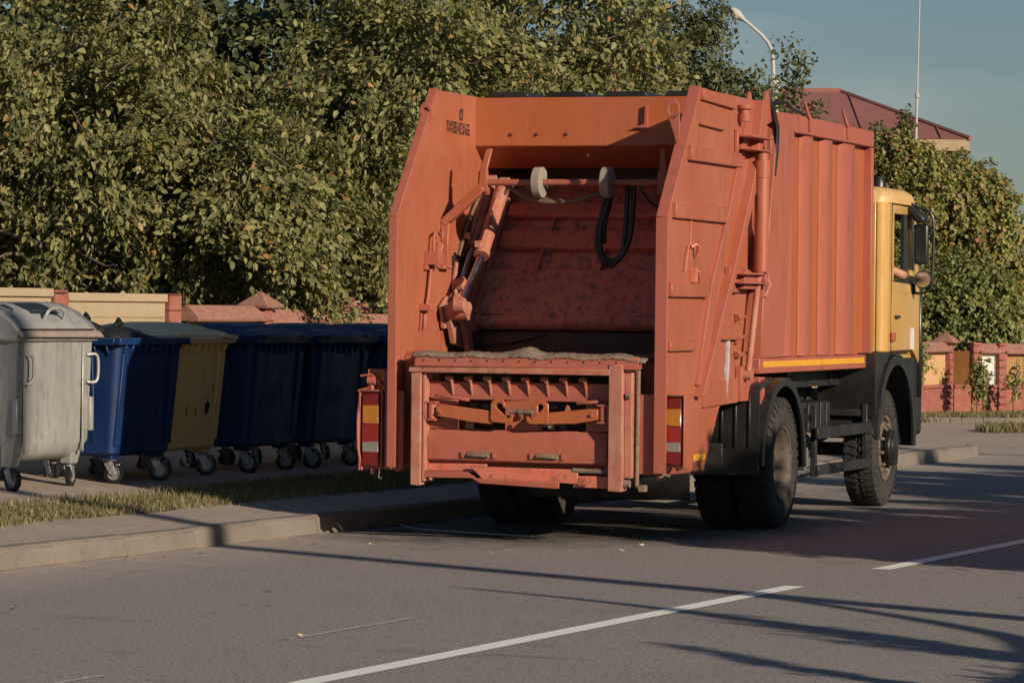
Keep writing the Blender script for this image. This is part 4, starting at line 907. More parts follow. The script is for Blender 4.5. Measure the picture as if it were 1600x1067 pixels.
# ---- mudguards
def arch(cy, cz, r, a0, a1, x0, x1, lipw, n_=20, ry=1.0):
    m = MB(); out = []; 
    pts = [(cy + r * ry * math.cos(t), cz + r * math.sin(t)) for t in [a0 + (a1 - a0) * k / n_ for k in range(n_ + 1)]]
    ptsi = [(cy + (r - .03) * ry * math.cos(t), cz + (r - .03) * math.sin(t)) for t in [a0 + (a1 - a0) * k / n_ for k in range(n_ + 1)]]
    pts2 = [(cy + (r - lipw) * ry * math.cos(t), cz + (r - lipw) * math.sin(t)) for t in [a0 + (a1 - a0) * k / n_ for k in range(n_ + 1)]]
    for k in range(n_):
        m.prism([pts[k], pts[k + 1], ptsi[k + 1], ptsi[k]], 'x', x0, x1)
        m.prism([pts[k], pts[k + 1], pts2[k + 1], pts2[k]], 'x', x1 - .0 + .0005, x1 + .022)
    return m
for sx in (-1, 1):
    m = arch(.06, .50, .74, R(-2), R(177), .60, 1.23, .07)
    # vertical apron behind the wheel and flat rear face
    m.box(.60, 1.2305, -.735, -.712, .46, .66); m.box(.60, 1.2305, -.711, -.69, .50, 1.13); m.prism([(-.711, 1.131), (-.66, 1.19), (-.30, 1.245), (-.30, 1.21), (-.66, 1.15), (-.69, 1.131)], 'x', .60, 1.2305)
    m.prism([(-.60, .86), (-.60, 1.02), (-.80, 1.12), (-.82, .86)], 'x', 1.0, 1.228) if False else None
    if sx < 0: m.v = [(-a_, b_, c_) for a_, b_, c_ in m.v]
    mg = m.build('rear_mudguard', 'blackp', T, smooth=True, auto=28)
    m = MB()
    for k in range(5):
        xx = sx * (.68 + k * .115); m.box(min(xx, xx + .02), max(xx, xx + .02), -.724, -.7115, .68, 1.12)
    m.build('apron_rib', 'blackp', mg, bevel=.004)
# ---- cab
CB = MB()
y0, y1 = 3.76, 5.22
# side panels with window openings, built as strips on both sides
def side(mb, sx):
    x0, x1 = (1.20, 1.25) if sx > 0 else (-1.25, -1.20)
    mb.box(x0, x1, y0 + .10, 3.98, 1.42, 2.80)                               # rear corner panel up to the door
    mb.prism([(5.0, 1.42), (5.22, 1.30), (5.22, 2.02), (5.0, 2.06)], 'x', x0, x1)
    mb.prism([(4.86, 2.05), (5.22, 2.02), (4.98, 2.80), (4.80, 2.80)], 'x', x0, x1 - .001)
side(CB, 1); side(CB, -1)
# rounded rear corners
for sx in (-1, 1):
    n_ = 6; pts = [(sx * (1.15 + .10 * math.sin(t)), y0 + .10 - .10 * math.cos(t)) for t in [R(90) * k / n_ for k in range(n_ + 1)]]
    inn = [(sx * 1.12, y0 + .1), (sx * 1.12, y0 + .03)]
    CB.prism(pts + [(sx * 1.20, y0 + .10), (sx * 1.15, y0 + .04)], 'z', 1.42, 2.80)
CB.box(-1.15, 1.15, y0, y0 + .04, 1.42, 2.80)
CB.box(-1.2, 1.2, y0 + .05, 5.1, 1.30, 1.42)
CB.box(-1.22, 1.22, 5.17, 5.22, 1.15, 2.02); 
for sx in (-1, 1): CB.prism([(sx * 1.2, 2.02), (sx * 1.1, 2.02), (sx * 1.08, 2.8), (sx * 1.2, 2.8)], 'y', 5.0, 5.04) if False else None
cab = CB.build('cab', 'yellow', T, bevel=.012, segs=2)
# roof with rounded edges
rows = []
for (z, ins) in ((2.795, -.012), (2.84, -.01), (2.89, .01), (2.925, .05), (2.945, .12), (2.955, .4)):
    ring = []
    xa, ya, yb_ = 1.25 - ins, y0 + .01 + ins, 5.02 - ins * 1.4
    rc = .14
    for cx, cy, q in ((xa - rc, ya + rc, -90), (xa - rc, yb_ - rc, 0), (-xa + rc, yb_ - rc, 90), (-xa + rc, ya + rc, 180)):
        for k in range(5): t = R(q + 22.5 * k); ring.append((cx + rc * math.cos(t), cy + rc * math.sin(t), z))
    rows.append(ring)
m = MB(); vs = [p for r_ in rows for p in r_]; n_ = 20
m.add(vs, [(i * n_ + j, i * n_ + (j + 1) % n_, (i + 1) * n_ + (j + 1) % n_, (i + 1) * n_ + j) for i in range(len(rows) - 1) for j in range(n_)] + [tuple(range(n_))[::-1], tuple(range((len(rows) - 1) * n_, len(rows) * n_))])
m.build('cab_roof', surf('faded_cream_yellow_roof', (.60, .40, .17), (.60, .36, .11), (.4, .28, .14), .45, 2, bmp=.02), cab, smooth=True, auto=50)
for sx in (-1, 1):
    x0, x1 = (1.205, 1.256) if sx > 0 else (-1.256, -1.205)
    m = MB(); m.prism([(3.995, 1.50), (4.02, 1.43), (4.9, 1.43), (5.05, 1.60), (5.06, 2.05), (3.995, 2.07)], 'x', x0, x1)
    m.box(x0, x1, 3.995, 4.06, 2.071, 2.78); m.prism([(4.06, 2.70), (4.84, 2.70), (4.80, 2.78), (4.06, 2.78)], 'x', x0, x1); m.prism([(4.90, 2.071), (5.05, 2.06), (4.86, 2.78), (4.79, 2.71)], 'x', x0, x1)
    dr = m.build('door', 'yellow', cab, bevel=.008)
    xa, xb = (1.257, 1.285) if sx > 0 else (-1.285, -1.257)
    m = MB(); m.box(x0 + .02, x1 - .004, 3.979, 3.996, 1.43, 2.78); m.box(x0 + .02, x1 - .004, 4.02, 4.9, 1.415, 1.429); m.build('door_gap', 'dark', dr)
    m = MB(); m.box(xa, xb, 4.10, 4.24, 1.73, 1.76); m.build('door_handle', 'blackp', dr, bevel=.006)
    m = MB(); m.box(xa, xb, 3.94, 4.06, 1.52, 1.60); m.build('door_hinge', 'orange', dr, bevel=.006)
    m = MB(); m.prism([(4.055, 2.06), (4.055, 2.70), (4.085, 2.70), (4.085, 2.06)], 'x', x0 + .012 * 1, x1 - .012); m.box(x0 + .012, x1 - .012, 4.50, 4.535, 2.06, 2.70); m.box(x0 + .012, x1 - .012, 4.06, 4.88, 2.06, 2.085); m.build('window_seal', 'blackp', dr)
    m = MB(); xm = (x0 + x1) / 2; m.prism([(4.54, 2.085), (4.90, 2.085), (4.80, 2.70), (4.54, 2.70)], 'x', xm - .003, xm + .003); m.build('window_pane', 'glass', dr)
m = MB()
for sx in (-1, 1): m.bar((sx * 1.16, 5.19, 2.02), (sx * 1.13, 5.0, 2.80), .07, .05, (1, 0, 0))
m.box(-1.13, 1.13, 4.96, 5.02, 2.74, 2.795); m.build('windscreen_frame', 'blackp', cab)
m = MB(); m.add([(-1.13, 5.19, 2.03), (1.13, 5.19, 2.03), (1.10, 5.0, 2.75), (-1.10, 5.0, 2.75)], [(0, 1, 2, 3)]); m.build('windscreen', 'glass', cab, solid=.006)
m = MB(); m.box(-1.1, 1.1, 4.9, 5.15, 1.43, 1.98)
for x_ in (-.75, .55): m.box(x_ - .0, x_ + .5, 3.95, 4.4, 1.5, 1.75); m.box(x_, x_ + .5, 3.88, 3.98, 1.75, 2.5)
m.build('cab_interior', 'blackp', cab, bevel=.03)
m = MB(); wv = []
m.lathe([(-.012, .18), (0, .2), (.012, .18), (0, .17)], (.75, 0, 0), 'x', 24, closed=True)
# cab fender (black) with its arch, front wheel
for sx in (-1, 1):
    m = arch(4.26, .58, .82, R(-4), R(176), .72, 1.235, .10, ry=1.0)
    m.box(.60, 1.2355, 3.36, 3.44, .80, 1.40) if False else None
    m.prism([(3.40, 1.415), (3.42, .84), (3.52, .86), (3.62, 1.08), (3.80, 1.30), (3.98, 1.395), (4.0, 1.415)], 'x', .70, 1.236)
    m.prism([(4.55, 1.36), (5.2, 1.36), (5.2, .62), (5.09, .62), (5.04, .85), (4.9, 1.1)], 'x', 1.0, 1.236)
    if sx < 0: m.v = [(-a_, b_, c_) for a_, b_, c_ in m.v]
    m.build('cab_fender', 'blackp', cab, smooth=True, auto=28)
m = MB(); m.box(-1.24, 1.24, 5.225, 5.42, .62, 1.02); m.build('bumper', 'blackp', cab, bevel=.04, segs=2)
m = MB(); m.box(1.19, 1.27, 5.225, 5.27, .98, 2.08); m.mark(); m.box(-1.27, -1.19, 5.225, 5.27, .98, 2.08); m.build_each('wind_deflector', 'blackp', cab, bevel=.015)
m = MB(); m.box(-.9, .9, 5.222, 5.24, 1.3, 1.9); m.build('front_grille', 'blackp', cab, bevel=.01)
m = MB(); m.box(1.257, 1.262, 4.78, 4.93, 1.44, 1.64); m.build('door_notice', surf('white_sticker', (.6, .6, .62), bmp=0), cab)
m = MB(); m.lathe([(2.93, 0), (2.93, .075), (3.0, .075), (3.05, .05), (3.06, 0)], (1.0, 4.5, 0), 'z', 16); m.build('roof_beacon', 'blackp', cab, smooth=True)
# visor
m = MB(); m.prism([(5.0, 2.86), (5.24, 2.72), (5.26, 2.66), (5.02, 2.79)], 'x', -1.2, 1.2); m.build('sun_visor', 'blackp', cab, bevel=.01)
# mirrors on the right (and left)
for sx in (1, -1):
    k = (lambda x: x * sx)
    m = MB()
    m.tube(crv([(k(1.22), 4.72, 2.83), (k(1.32), 4.80, 2.78), (k(1.43), 4.82, 2.72), (k(1.46), 4.82, 2.58), (k(1.455), 4.82, 2.2), (k(1.44), 4.82, 2.02), (k(1.34), 4.84, 1.97), (k(1.25), 4.88, 1.98)]), .014, 8)
    m.tube([(k(1.25), 4.90, 1.96), (k(1.25), 4.88, 2.06)], .03, 8)
    ma = m.build('mirror_arm', 'blackp', cab, smooth=True)
    hx0, hx1 = sorted((k(1.285), k(1.42)))
    m = MB(); m.box(hx0, hx1, 4.76, 4.83, 2.24, 2.62); m.prism([(hx0 - .05, 2.76), (hx0 + .0, 2.79), (hx1 + .0, 2.68), (hx1, 2.63), (hx0 + .05, 2.63)], 'y', 4.6, 4.83)
    mh = m.build('mirror', 'blackp', ma, bevel=.02, segs=2)
    m = MB(); m.lathe([(-.05, 0), (-.05, .08), (-.02, .09), (.05, .07), (.06, 0)], (k(1.38), 4.80, 2.10), 'y', 24); m.build('wide_angle_mirror', 'blackp', ma, smooth=True)
    m = MB(); m.lathe([(-.003, 0), (-.003, .074), (.0, .074), (.0, 0)], (k(1.38), 4.745, 2.10), 'y', 24); m.build('mirror_glass', 'mirror', ma)

# ---- driver
def skinned(name, joints, edges, mat, parent=None, sub=2):
    me = bpy.data.meshes.new(name); me.from_pydata([j[0] for j in joints], edges, [])
    o = bpy.data.objects.new(name, me); COL.objects.link(o); o.parent = parent
    md = o.modifiers.new('skin', 'SKIN'); md.use_smooth_shade = True
    if not me.skin_vertices: me.skin_vertices.new()
    for i, j in enumerate(joints): r_ = j[1]; me.skin_vertices[0].data[i].radius = (r_, r_ if len(j) < 3 else j[2])
    me.skin_vertices[0].data[0].use_root = True
    s_ = o.modifiers.new('sub', 'SUBSURF'); s_.levels = s_.render_levels = sub
    me.materials.append(M[mat] if isinstance(mat, str) else mat); return o
J = [((.82, 4.22, 1.78), .15, .13), ((.82, 4.18, 2.0), .14, .12), ((.83, 4.17, 2.25), .16, .12), ((.83, 4.18, 2.38), .07), ((.83, 4.20, 2.47), .055), ((.83, 4.22, 2.56), .09), ((.83, 4.23, 2.66), .085),
     ((1.0, 4.17, 2.33), .065), ((1.16, 4.20, 2.19), .05), ((1.31, 4.27, 2.13), .043), ((1.24, 4.42, 2.14), .04), ((1.10, 4.60, 2.17), .028), ((1.04, 4.67, 2.19), .035, .018), ((1.0, 4.74, 2.19), .012), ((1.02, 4.75, 2.20), .011), ((1.04, 4.75, 2.21), .011), ((1.06, 4.74, 2.21), .010), ((1.0, 4.69, 2.17), .012),
     ((.66, 4.17, 2.33), .065), ((.56, 4.30, 2.12), .048), ((.66, 4.58, 2.15), .03), ((.69, 4.66, 2.16), .035, .018), ((.70, 4.73, 2.16), .012), ((.72, 4.73, 2.16), .011),
     ((.72, 4.30, 1.74), .09), ((.68, 4.72, 1.76), .07), ((.68, 4.78, 1.5), .05), ((.92, 4.30, 1.74), .09), ((.95, 4.72, 1.76), .07), ((.95, 4.78, 1.5), .05)]
Ed = [(0, 1), (1, 2), (2, 3), (3, 4), (4, 5), (5, 6), (2, 7), (7, 8), (8, 9), (9, 10), (10, 11), (11, 12), (12, 13), (12, 14), (12, 15), (12, 16), (11, 17), (2, 18), (18, 19), (19, 20), (20, 21), (21, 22), (21, 23), (0, 24), (24, 25), (25, 26), (0, 27), (27, 28), (28, 29)]
Tm = Matrix.Translation((1.0552, 31.4927, 0)) @ Matrix.Rotation(R(-18.4), 4, 'Z')
dp = skinned('person', J, Ed, 'skin'); dp.matrix_world = Tm
tag(dp, 'person in the yellow cab resting a bare elbow in the open side window', 'person')
SJ = [((.82, 4.22, 1.76), .17, .15), ((.82, 4.18, 2.0), .16, .14), ((.83, 4.17, 2.25), .175, .135), ((.83, 4.18, 2.36), .08), ((1.0, 4.17, 2.33), .078), ((1.10, 4.185, 2.25), .066), ((.66, 4.17, 2.33), .078), ((.60, 4.23, 2.22), .064)]
skinned('shirt', SJ, [(0, 1), (1, 2), (2, 3), (2, 4), (4, 5), (2, 6), (6, 7)], 'cloth', dp)
skinned('hair', [((.83, 4.20, 2.64), .095), ((.83, 4.22, 2.71), .08), ((.83, 4.16, 2.58), .07)], [(0, 1), (0, 2)], 'hair', dp)
m = MB(); m.lathe([(-.014, .185), (0, .2), (.014, .185), (0, .17)], (0, 0, 0), 'z', 28, closed=True)
m.box(-.17, .17, -.015, .015, -.012, .0); sw = m.build('steering_wheel', 'rubber', cab, smooth=True); sw.location = (-.6, 4.78, 2.10); sw.rotation_euler = (R(35), 0, 0)

# ------------------------------------------------------------------ wheeled bins (x along the road, -y faces the road)
def caster(parent, x, y, yaw, brake=False):
    m = MB(); m.box(x - .05, x + .05, y - .05, y + .05, .205, .213); m.lathe([(.18, 0), (.18, .03), (.204, .03), (.204, 0)], (x, y, 0), 'z', 12)
    ca, sa = math.cos(yaw), math.sin(yaw)
    def L(p): return (x + p[0] * ca - p[1] * sa, y + p[0] * sa + p[1] * ca, p[2])
    for s_ in (-1, 1):
        q = [(-.045, .182), (.045, .182), (.07, .09), (.05, .075), (.01, .09)]
        a_ = [L((px, s_ * .030, pz)) for px, pz in q]; b_ = [L((px, s_ * .035, pz)) for px, pz in q]; n_ = 5
        m.add(a_ + b_, [tuple(range(n_)), tuple(range(n_, 2 * n_))[::-1]] + [(i, (i + 1) % n_, n_ + (i + 1) % n_, n_ + i) for i in range(n_)])
    a_ = [L((px, py, .182)) for px, py in ((-.045, -.035), (.045, -.035), (.045, .035), (-.045, .035))]; b_ = [(p[0], p[1], .19) for p in a_]
    m.add(a_ + b_, [(0, 3, 2, 1), (4, 5, 6, 7), (0, 1, 5, 4), (1, 2, 6, 5), (2, 3, 7, 6), (3, 0, 4, 7)])
    if brake: b1 = L((.09, 0, .17)); m.box(b1[0] - .03, b1[0] + .03, b1[1] - .02, b1[1] + .02, .165, .18)
    w = m.build('caster_wheel', 'zinc', parent, bevel=.002)
    t = MB(); t.lathe([(-.022, .062), (-.025, .085), (-.018, .1), (.018, .1), (.025, .085), (.022, .062)], (0, 0, 0), 'y', 28, closed=True)
    r_ = MB(); r_.lathe([(-.018, .062), (-.02, .055), (-.008, .045), (-.008, .02), (-.024, .018), (-.024, 0)], (0, 0, 0), 'y', 24); r_.lathe([(.018, .062), (.02, .055), (.008, .045), (.008, .02), (.024, .018), (.024, 0)], (0, 0, 0), 'y', 24)
    c_ = L((.045, 0, .1))
    for mm in (t, r_): mm.v = [(c_[0] + p[0] * ca - p[1] * sa, c_[1] + p[0] * sa + p[1] * ca, c_[2] + p[2]) for p in mm.v]
    t.build('tyre', 'rubber', w, smooth=True); r_.build('rim', 'zinc', w, smooth=True)
def frustum(m, b, t, zb, zt, wall=.0):
    """b, t: (x0,x1,y0,y1) rounded rect loft, open top with inner wall"""
    def ring(q, z, rc, ins=0):
        x0, x1, y0, y1 = q[0] + ins, q[1] - ins, q[2] + ins, q[3] - ins; out = []
        for cx, cy, a_ in ((x1 - rc, y0 + rc, -90), (x1 - rc, y1 - rc, 0), (x0 + rc, y1 - rc, 90), (x0 + rc, y0 + rc, 180)):
            for k in range(5): tt = R(a_ + 22.5 * k); out.append((cx + rc * math.cos(tt), cy + rc * math.sin(tt), z))
        return out
    rows = [ring(b, zb, .06, .03), ring(b, zb + .025, .07), ring(t, zt, .07), ring(t, zt, .06, .012), ring(b, zb + .05, .06, .04)]
    vs = [p for r_ in rows for p in r_]; n_ = 20
    m.add(vs, [(i * n_ + j, i * n_ + (j + 1) % n_, (i + 1) * n_ + (j + 1) % n_, (i + 1) * n_ + j) for i in range(4) for j in range(n_)] + [tuple(range(n_))[::-1], tuple(range(4 * n_, 5 * n_))])
def plastic_bin(label, s, r, body, lid, W_=1.27, open_=False, rot=0.0, group=None, cast=None):
    p = rd(s, r, gz(r)); root = thing('wheeled_bin', label, 'bin', p, RZ + R(rot), group); root.scale = (.92, .92, .975)
    m = MB(); frustum(m, (.07, W_ - .07, .10, .92), (.015, W_ - .015, .01, 1.04), .245, 1.22)
    # corner reinforcements, vertical flutes and the rib comb under the rim
    for x0, x1 in ((.09, .20), (W_ - .20, W_ - .09)):
        m.add([(x0, .085, .33), (x1, .085, .33), (x1, -.005, 1.12), (x0, -.005, 1.12), (x0, .14, .33), (x1, .14, .33), (x1, .05, 1.12), (x0, .05, 1.12)], [(0, 1, 2, 3), (4, 7, 6, 5), (0, 4, 5, 1), (1, 5, 6, 2), (2, 6, 7, 3), (3, 7, 4, 0)])
    for k in range(9):
        x = .10 + k * (W_ - .2) / 8; m.prism([(-.035, 1.20), (.02, 1.20), (.02, 1.09)], 'x', x - .008, x + .008)
    for k in range(7):
        y = .12 + k * .13; m.prism([(-.03, 1.20), (.02, 1.20), (.02, 1.09)], 'y', y - .008, y + .008); m.prism([(W_ + .03, 1.20), (W_ - .02, 1.20), (W_ - .02, 1.09)], 'y', y - .008, y + .008)
    for (x0, x1, y0_, y1_) in ((.09, .27, .12, .30), (W_ - .27, W_ - .09, .12, .30), (.09, .27, .74, .92), (W_ - .27, W_ - .09, .74, .92)): m.box(x0 + .03, x1 - .03, y0_ + .02, y1_ - .02, .213, .26)
    for y_ in (.30, .55, .80): m.add([(.062, y_ - .02, .34), (.062, y_ + .02, .34), (.008, y_ + .02, 1.1), (.008, y_ - .02, 1.1), (.10, y_ - .02, .34), (.10, y_ + .02, .34), (.05, y_ + .02, 1.1), (.05, y_ - .02, 1.1)], [(0, 3, 2, 1), (4, 5, 6, 7), (0, 1, 5, 4), (1, 2, 6, 5), (2, 3, 7, 6), (3, 0, 4, 7)])
    bd = m.build('body', body, root, bevel=.006)
    m = MB()
    for (a_, b_, c_, d_) in ((-.045, W_ + .045, -.045, .02), (-.045, W_ + .045, 1.03, 1.09), (-.045, .02, .021, 1.029), (W_ - .02, W_ + .045, .021, 1.029)): m.box(a_, b_, c_, d_, 1.20, 1.262)
    m.box(-.08, .0, .30, .36, 1.10, 1.19); m.box(-.08, .0, .70, .76, 1.10, 1.19)
    m.build('rim', body if lid != 'palelid' else 'palelid', bd, bevel=.008)
    if not open_:
        # domed lid in two steps
        def dome(x0, x1, y0_, y1_, z0, h, m, nx=14, ny=12, pw=.42):
            rows = []
            for j in range(ny + 1):
                v = j / ny; row = []
                for i in range(nx + 1):
                    u = i / nx; q = max(0, 1 - abs(2 * u - 1) ** 3.2) ** pw * max(0, 1 - abs(2 * v - 1) ** 2.6) ** pw
                    row.append((x0 + (x1 - x0) * u, y0_ + (y1_ - y0_) * v, z0 + h * q))
                rows.append(row)
            m.sheet(rows)
        m = MB(); dome(-.04, W_ + .04, -.05, 1.08, 1.268, .085, m); m.box(-.05, W_ + .05, -.065, -.045, 1.235, 1.275); m.box(.08, .30, -.09, -.05, 1.255, 1.28); m.box(W_ - .30, W_ - .08, -.09, -.05, 1.255, 1.28)
        ld = m.build('lid', lid, root, smooth=True, auto=50)
        m = MB(); dome(.10, W_ - .10, .14, .9, 1.325, .065, m, pw=.5); m.build('lid_dome', lid, ld, smooth=True, auto=50)
    else:
        m = MB(); m.add([(-.03, 1.05, 1.25), (W_ + .03, 1.05, 1.25), (W_ + .03, 1.30, .35), (-.03, 1.30, .35), (-.03, 1.09, 1.25), (W_ + .03, 1.09, 1.25), (W_ + .03, 1.34, .35), (-.03, 1.34, .35)], [(0, 1, 2, 3), (4, 7, 6, 5), (0, 4, 5, 1), (1, 5, 6, 2), (2, 6, 7, 3), (3, 7, 4, 0)]); m.build('lid', lid, root, bevel=.01)
    for (x, y, a_) in ((.18, .19, -1.25), (W_ - .20, .19, -1.0), (.18, .84, -1.75), (W_ - .20, .84, -.6)): caster(root, x, y, R(cast or 0) + a_ + .25 * math.sin(s * 5 + x * 9), True)
    return root
def sr(x, y):  # world plan -> (s, r)
    dx, dy = x - K0.x, y - K0.y; return (dx * math.sin(PHI) + dy * math.cos(PHI), dx * math.cos(PHI) - dy * math.sin(PHI))
def at_px(px, py, off=.175, ox=.165):
    # where a wheel seen at that pixel stands on the sloping sidewalk
    r_ = -2.6
    for _ in range(8):
        D = (CH - gz(r_)) * 5900 / (py - 483 - .0105 * (px - 800)); s_, r_ = sr((px - 800) / 5900 * D, D)
    return s_ - ox, r_ + off
s_, r_ = at_px(172, 755); b1 = plastic_bin('open blue plastic bin with rubbish bags piled in it, right beside the grey metal bin', s_, r_, 'bluebin', 'bluebin', open_=True, rot=-1.5, W_=1.2)
s_, r_ = at_px(318, 741, .175, 1.0); plastic_bin('yellow plastic bin with a pale domed lid between the blue bins', s_, r_, 'yellowbin', 'palelid', rot=0)
s_, r_ = at_px(384, 738); plastic_bin('closed blue bin just to the right of the yellow bin', s_, r_, 'bluebin', 'bluebin', rot=1, W_=1.22)
plastic_bin('closed blue bin second to the right of the yellow bin', s_ + 1.23, r_ + .03, 'bluebin', 'bluebin', rot=-1, W_=1.24)
plastic_bin('closed blue bin partly hidden behind the left tail light of the truck', s_ + 2.62, r_ + .06, 'bluebin', 'bluebin', rot=0, W_=1.24)
# scuffs and stains on the bins
for bn_, spots in (('wheeled_bin.001', [(.93, .62, .055, .075, 'dark'), (.70, .58, .012, .05, 'dark'), (.52, .60, .012, .06, 'dark'), (1.02, .80, .01, .05, 'dark')]), ('wheeled_bin', [(.86, .66, .012, .10, 'blue_scuff'), (.90, .72, .010, .05, 'blue_scuff')]), ('wheeled_bin.002', [(.75, .72, .03, .14, 'pink_scuff'), (.68, .85, .012, .10, 'pink_scuff')])):
    if 'blue_scuff' not in M: M['blue_scuff'] = surf('blue_scuff', (.05, .10, .26), (.03, .07, .2), rough=.6, scale=30); M['pink_scuff'] = surf('pink_scuff', (.12, .05, .10), (.05, .035, .09), rough=.6, scale=30)
    bo = bpy.data.objects[bn_]; bb = [c for c in bpy.data.objects if c.parent == bo and c.name.startswith('body')][0]
    for mat_ in sorted(set(q[4] for q in spots)):
        m = MB()
        for (x, z, w, h, mt_) in spots:
            if mt_ != mat_: continue
            rg = random.Random(x * 99); n_ = 14; t_ = (z - .25) / .97; y = .10 - .09 * t_ - .0035
            pts = [(x + w * math.cos(a_) * rg.uniform(.6, 1.15), z + h * math.sin(a_) * rg.uniform(.6, 1.15)) for a_ in [2 * math.pi * k / n_ for k in range(n_)]]
            m.add([(px, .10 - .09 * (pz - .25) / .97 - .0035, pz) for px, pz in pts], [tuple(range(n_))])
        m.build('stain', mat_, bb, recalc=False)
# rubbish bags in the open bin
def bag(p, sx, sy, sz, seed, name, label, group=None):
    rg = random.Random(seed); m = MB(); NU, NV = 28, 16; rows = []
    ph = [rg.uniform(0, 6.28) for _ in range(8)]
    for j in range(NV + 1):
        v = math.pi * j / NV; row = []
        for i in range(NU + 1):
            u = 2 * math.pi * (i % NU) / NU
            k = 1 + .10 * math.sin(3 * u + ph[0] + 2 * v) + .07 * math.sin(5 * u + ph[1] - 3 * v) + .05 * math.sin(9 * u + 6 * v + ph[2]) + .04 * math.sin(14 * u + ph[3])
            k *= (1 if v > .5 else .75 + .25 * v / .5)
            row.append((sx * k * math.sin(v) * math.cos(u), sy * k * math.sin(v) * math.sin(u), sz * math.cos(v) * (1 + .12 * math.sin(2 * u + ph[4]))))
        rows.append(row)
    m.sheet(rows); m.tube([(0, 0, sz * .9), (.01, 0, sz * 1.1), (.05, .02, sz * 1.3)], [.03, .02, .045], 8)
    o = m.build(name, 'bag', None, p, smooth=True, auto=60); return tag(o, label, 'rubbish bag', group)
def inbin(x, y, z):
    q = b1.matrix_basis @ Vector((x, y, z)); return q
bpy.context.view_layer.update()
bag(inbin(.10, .45, 1.27), .20, .22, .13, 1, 'rubbish_bag', 'shiny black rubbish bag bulging over the left side of the open blue bin')
bag(inbin(.60, .40, 1.20), .34, .28, .15, 2, 'rubbish_bag', 'dark rubbish bag at the middle of the open blue bin, before the yellow lid')
bag(inbin(.55, .75, 1.12), .5, .3, .14, 3, 'rubbish_bag', 'dark rubbish bag sunk at the back of the open blue bin')
bag(inbin(.95, .62, 1.02), .25, .3, .16, 4, 'rubbish_bag', 'low dark rubbish bag in the far right corner of the open blue bin')

# ---- grey metal bin
s_, r_ = at_px(12, 765); gb = thing('metal_bin', 'weathered grey metal bin with a curved lid and side handles, at the left edge', 'bin', rd(s_, r_, gz(r_)), RZ + R(-1)); gb.scale = (.90, .90, .93)
Wg = 1.32; m = MB()
prof = [(.0, 1.30), (.02, .42), (.05, .33), (.13, .27), (.25, .25), (.75, .25), (.87, .27), (.95, .33), (.98, .42), (1.0, 1.30)]
# rounded lower corners seen from the front: taper the ends
def gring(x, ins):
    out = []
    for y, z in prof: out.append((x, y, z))
    return out
NXg = 20; rows = []
for i in range(NXg + 1):
    u = i / NXg; x = .0 + Wg * u; e_ = min(u, 1 - u) * Wg
    lift = .13 * max(0, 1 - e_ / .14) ** 2
    rows.append([(x + (.045 * (1 - 2 * u)) * max(0, (1.30 - z) / 1.05), y + (.004 * math.sin(u * 9)), max(z, .25 + lift) if z < .45 else z) for y, z in prof])
m.sheet(rows)
for i in (0, NXg):
    r0_ = rows[i]; m.add(r0_, [tuple(range(len(r0_)))])
body = m.build('body', 'galv', gb, smooth=True, auto=40)
m = MB()
m.tube([(-.03, -.02, 1.315), (Wg + .03, -.02, 1.315), (Wg + .03, 1.02, 1.315), (-.03, 1.02, 1.315), (-.03, -.02, 1.315)], .024, 10); m.build('rim', 'galv', body, smooth=True)
m = MB()
for x in (.12, Wg - .18): m.mark(); m.box(x, x + .03, -.012, .0, .32, 1.28)
for x in (-.01, Wg - .05): m.mark(); m.box(x, x + .06, -.018, .03, .50, .80)
for k in range(5): m.mark(); m.box(-.014, .02, .18 + k * .15, .24 + k * .15, .38, 1.0)
m.build_each('stiffener', 'galv', body, bevel=.006)
for x in (.14, Wg - .05):
    MB().tube(crv([(x - .04, .0, 1.17), (x + .02, -.05, 1.175), (x + .05, -.065, 1.13), (x + .05, -.065, .98), (x + .02, -.05, .93), (x - .04, 0, .93)]), .014, 10).build('handle', 'galv', body, smooth=True)
arc_ = [(-.05, 1.36), (.04, 1.455), (.18, 1.55), (.34, 1.61), (.50, 1.63), (.66, 1.61), (.82, 1.54), (.96, 1.43), (1.04, 1.33)]
m = MB(); rows = []
for i in range(13):
    u = i / 12; x = -.04 + (Wg + .08) * u; rows.append([(x, y, z) for y, z in arc_])
m.sheet(rows)
lid = m.build('lid', 'galvlid', gb, smooth=True, solid=.008, auto=50)
m = MB()
for x in (-.045, Wg + .035): m.mark(); m.prism(arc_ + [(1.04, 1.31), (-.05, 1.31)], 'x', x, x + .010)
m.build_each('lid_end', 'galvlid', lid)
m = MB(); m.box(.03, Wg - .03, -.035, .02, 1.335, 1.40); m.build('lid_gap', 'dark', lid)
m = MB(); m.add([(-.05, -.055, 1.365), (Wg + .05, -.055, 1.365), (Wg + .07, -.085, 1.325), (-.06, -.085, 1.33), (-.05, -.04, 1.375), (Wg + .05, -.04, 1.375)], [(0, 1, 2, 3), (0, 4, 5, 1)]); m.build('lid_lip', surf('rusty_lid_lip', (.30, .25, .22), (.36, .28, .24), (.2, .12, .09), .6, 8, metal=.2), lid, solid=.012)
def lidpt(y): 
    for (a_, b_), (c_, d_) in zip(arc_[:-1], arc_[1:]):
        if a_ <= y <= c_: return b_ + (d_ - b_) * (y - a_) / (c_ - a_)
m = MB(); rows = []
for k in range(9):
    y = .14 + .26 * k / 8; rows.append([(.48, y, lidpt(y) + .006), (.98, y, lidpt(y) + .006)])
m.sheet(rows); n_ = 20; cc = [(.17 + .15 * math.cos(2 * math.pi * k / n_), .27 + .10 * math.sin(2 * math.pi * k / n_)) for k in range(n_)]; m.add([(x, y, lidpt(y) + .006) for x, y in cc], [tuple(range(n_))])
m.build('lid_opening', 'blackp', lid)
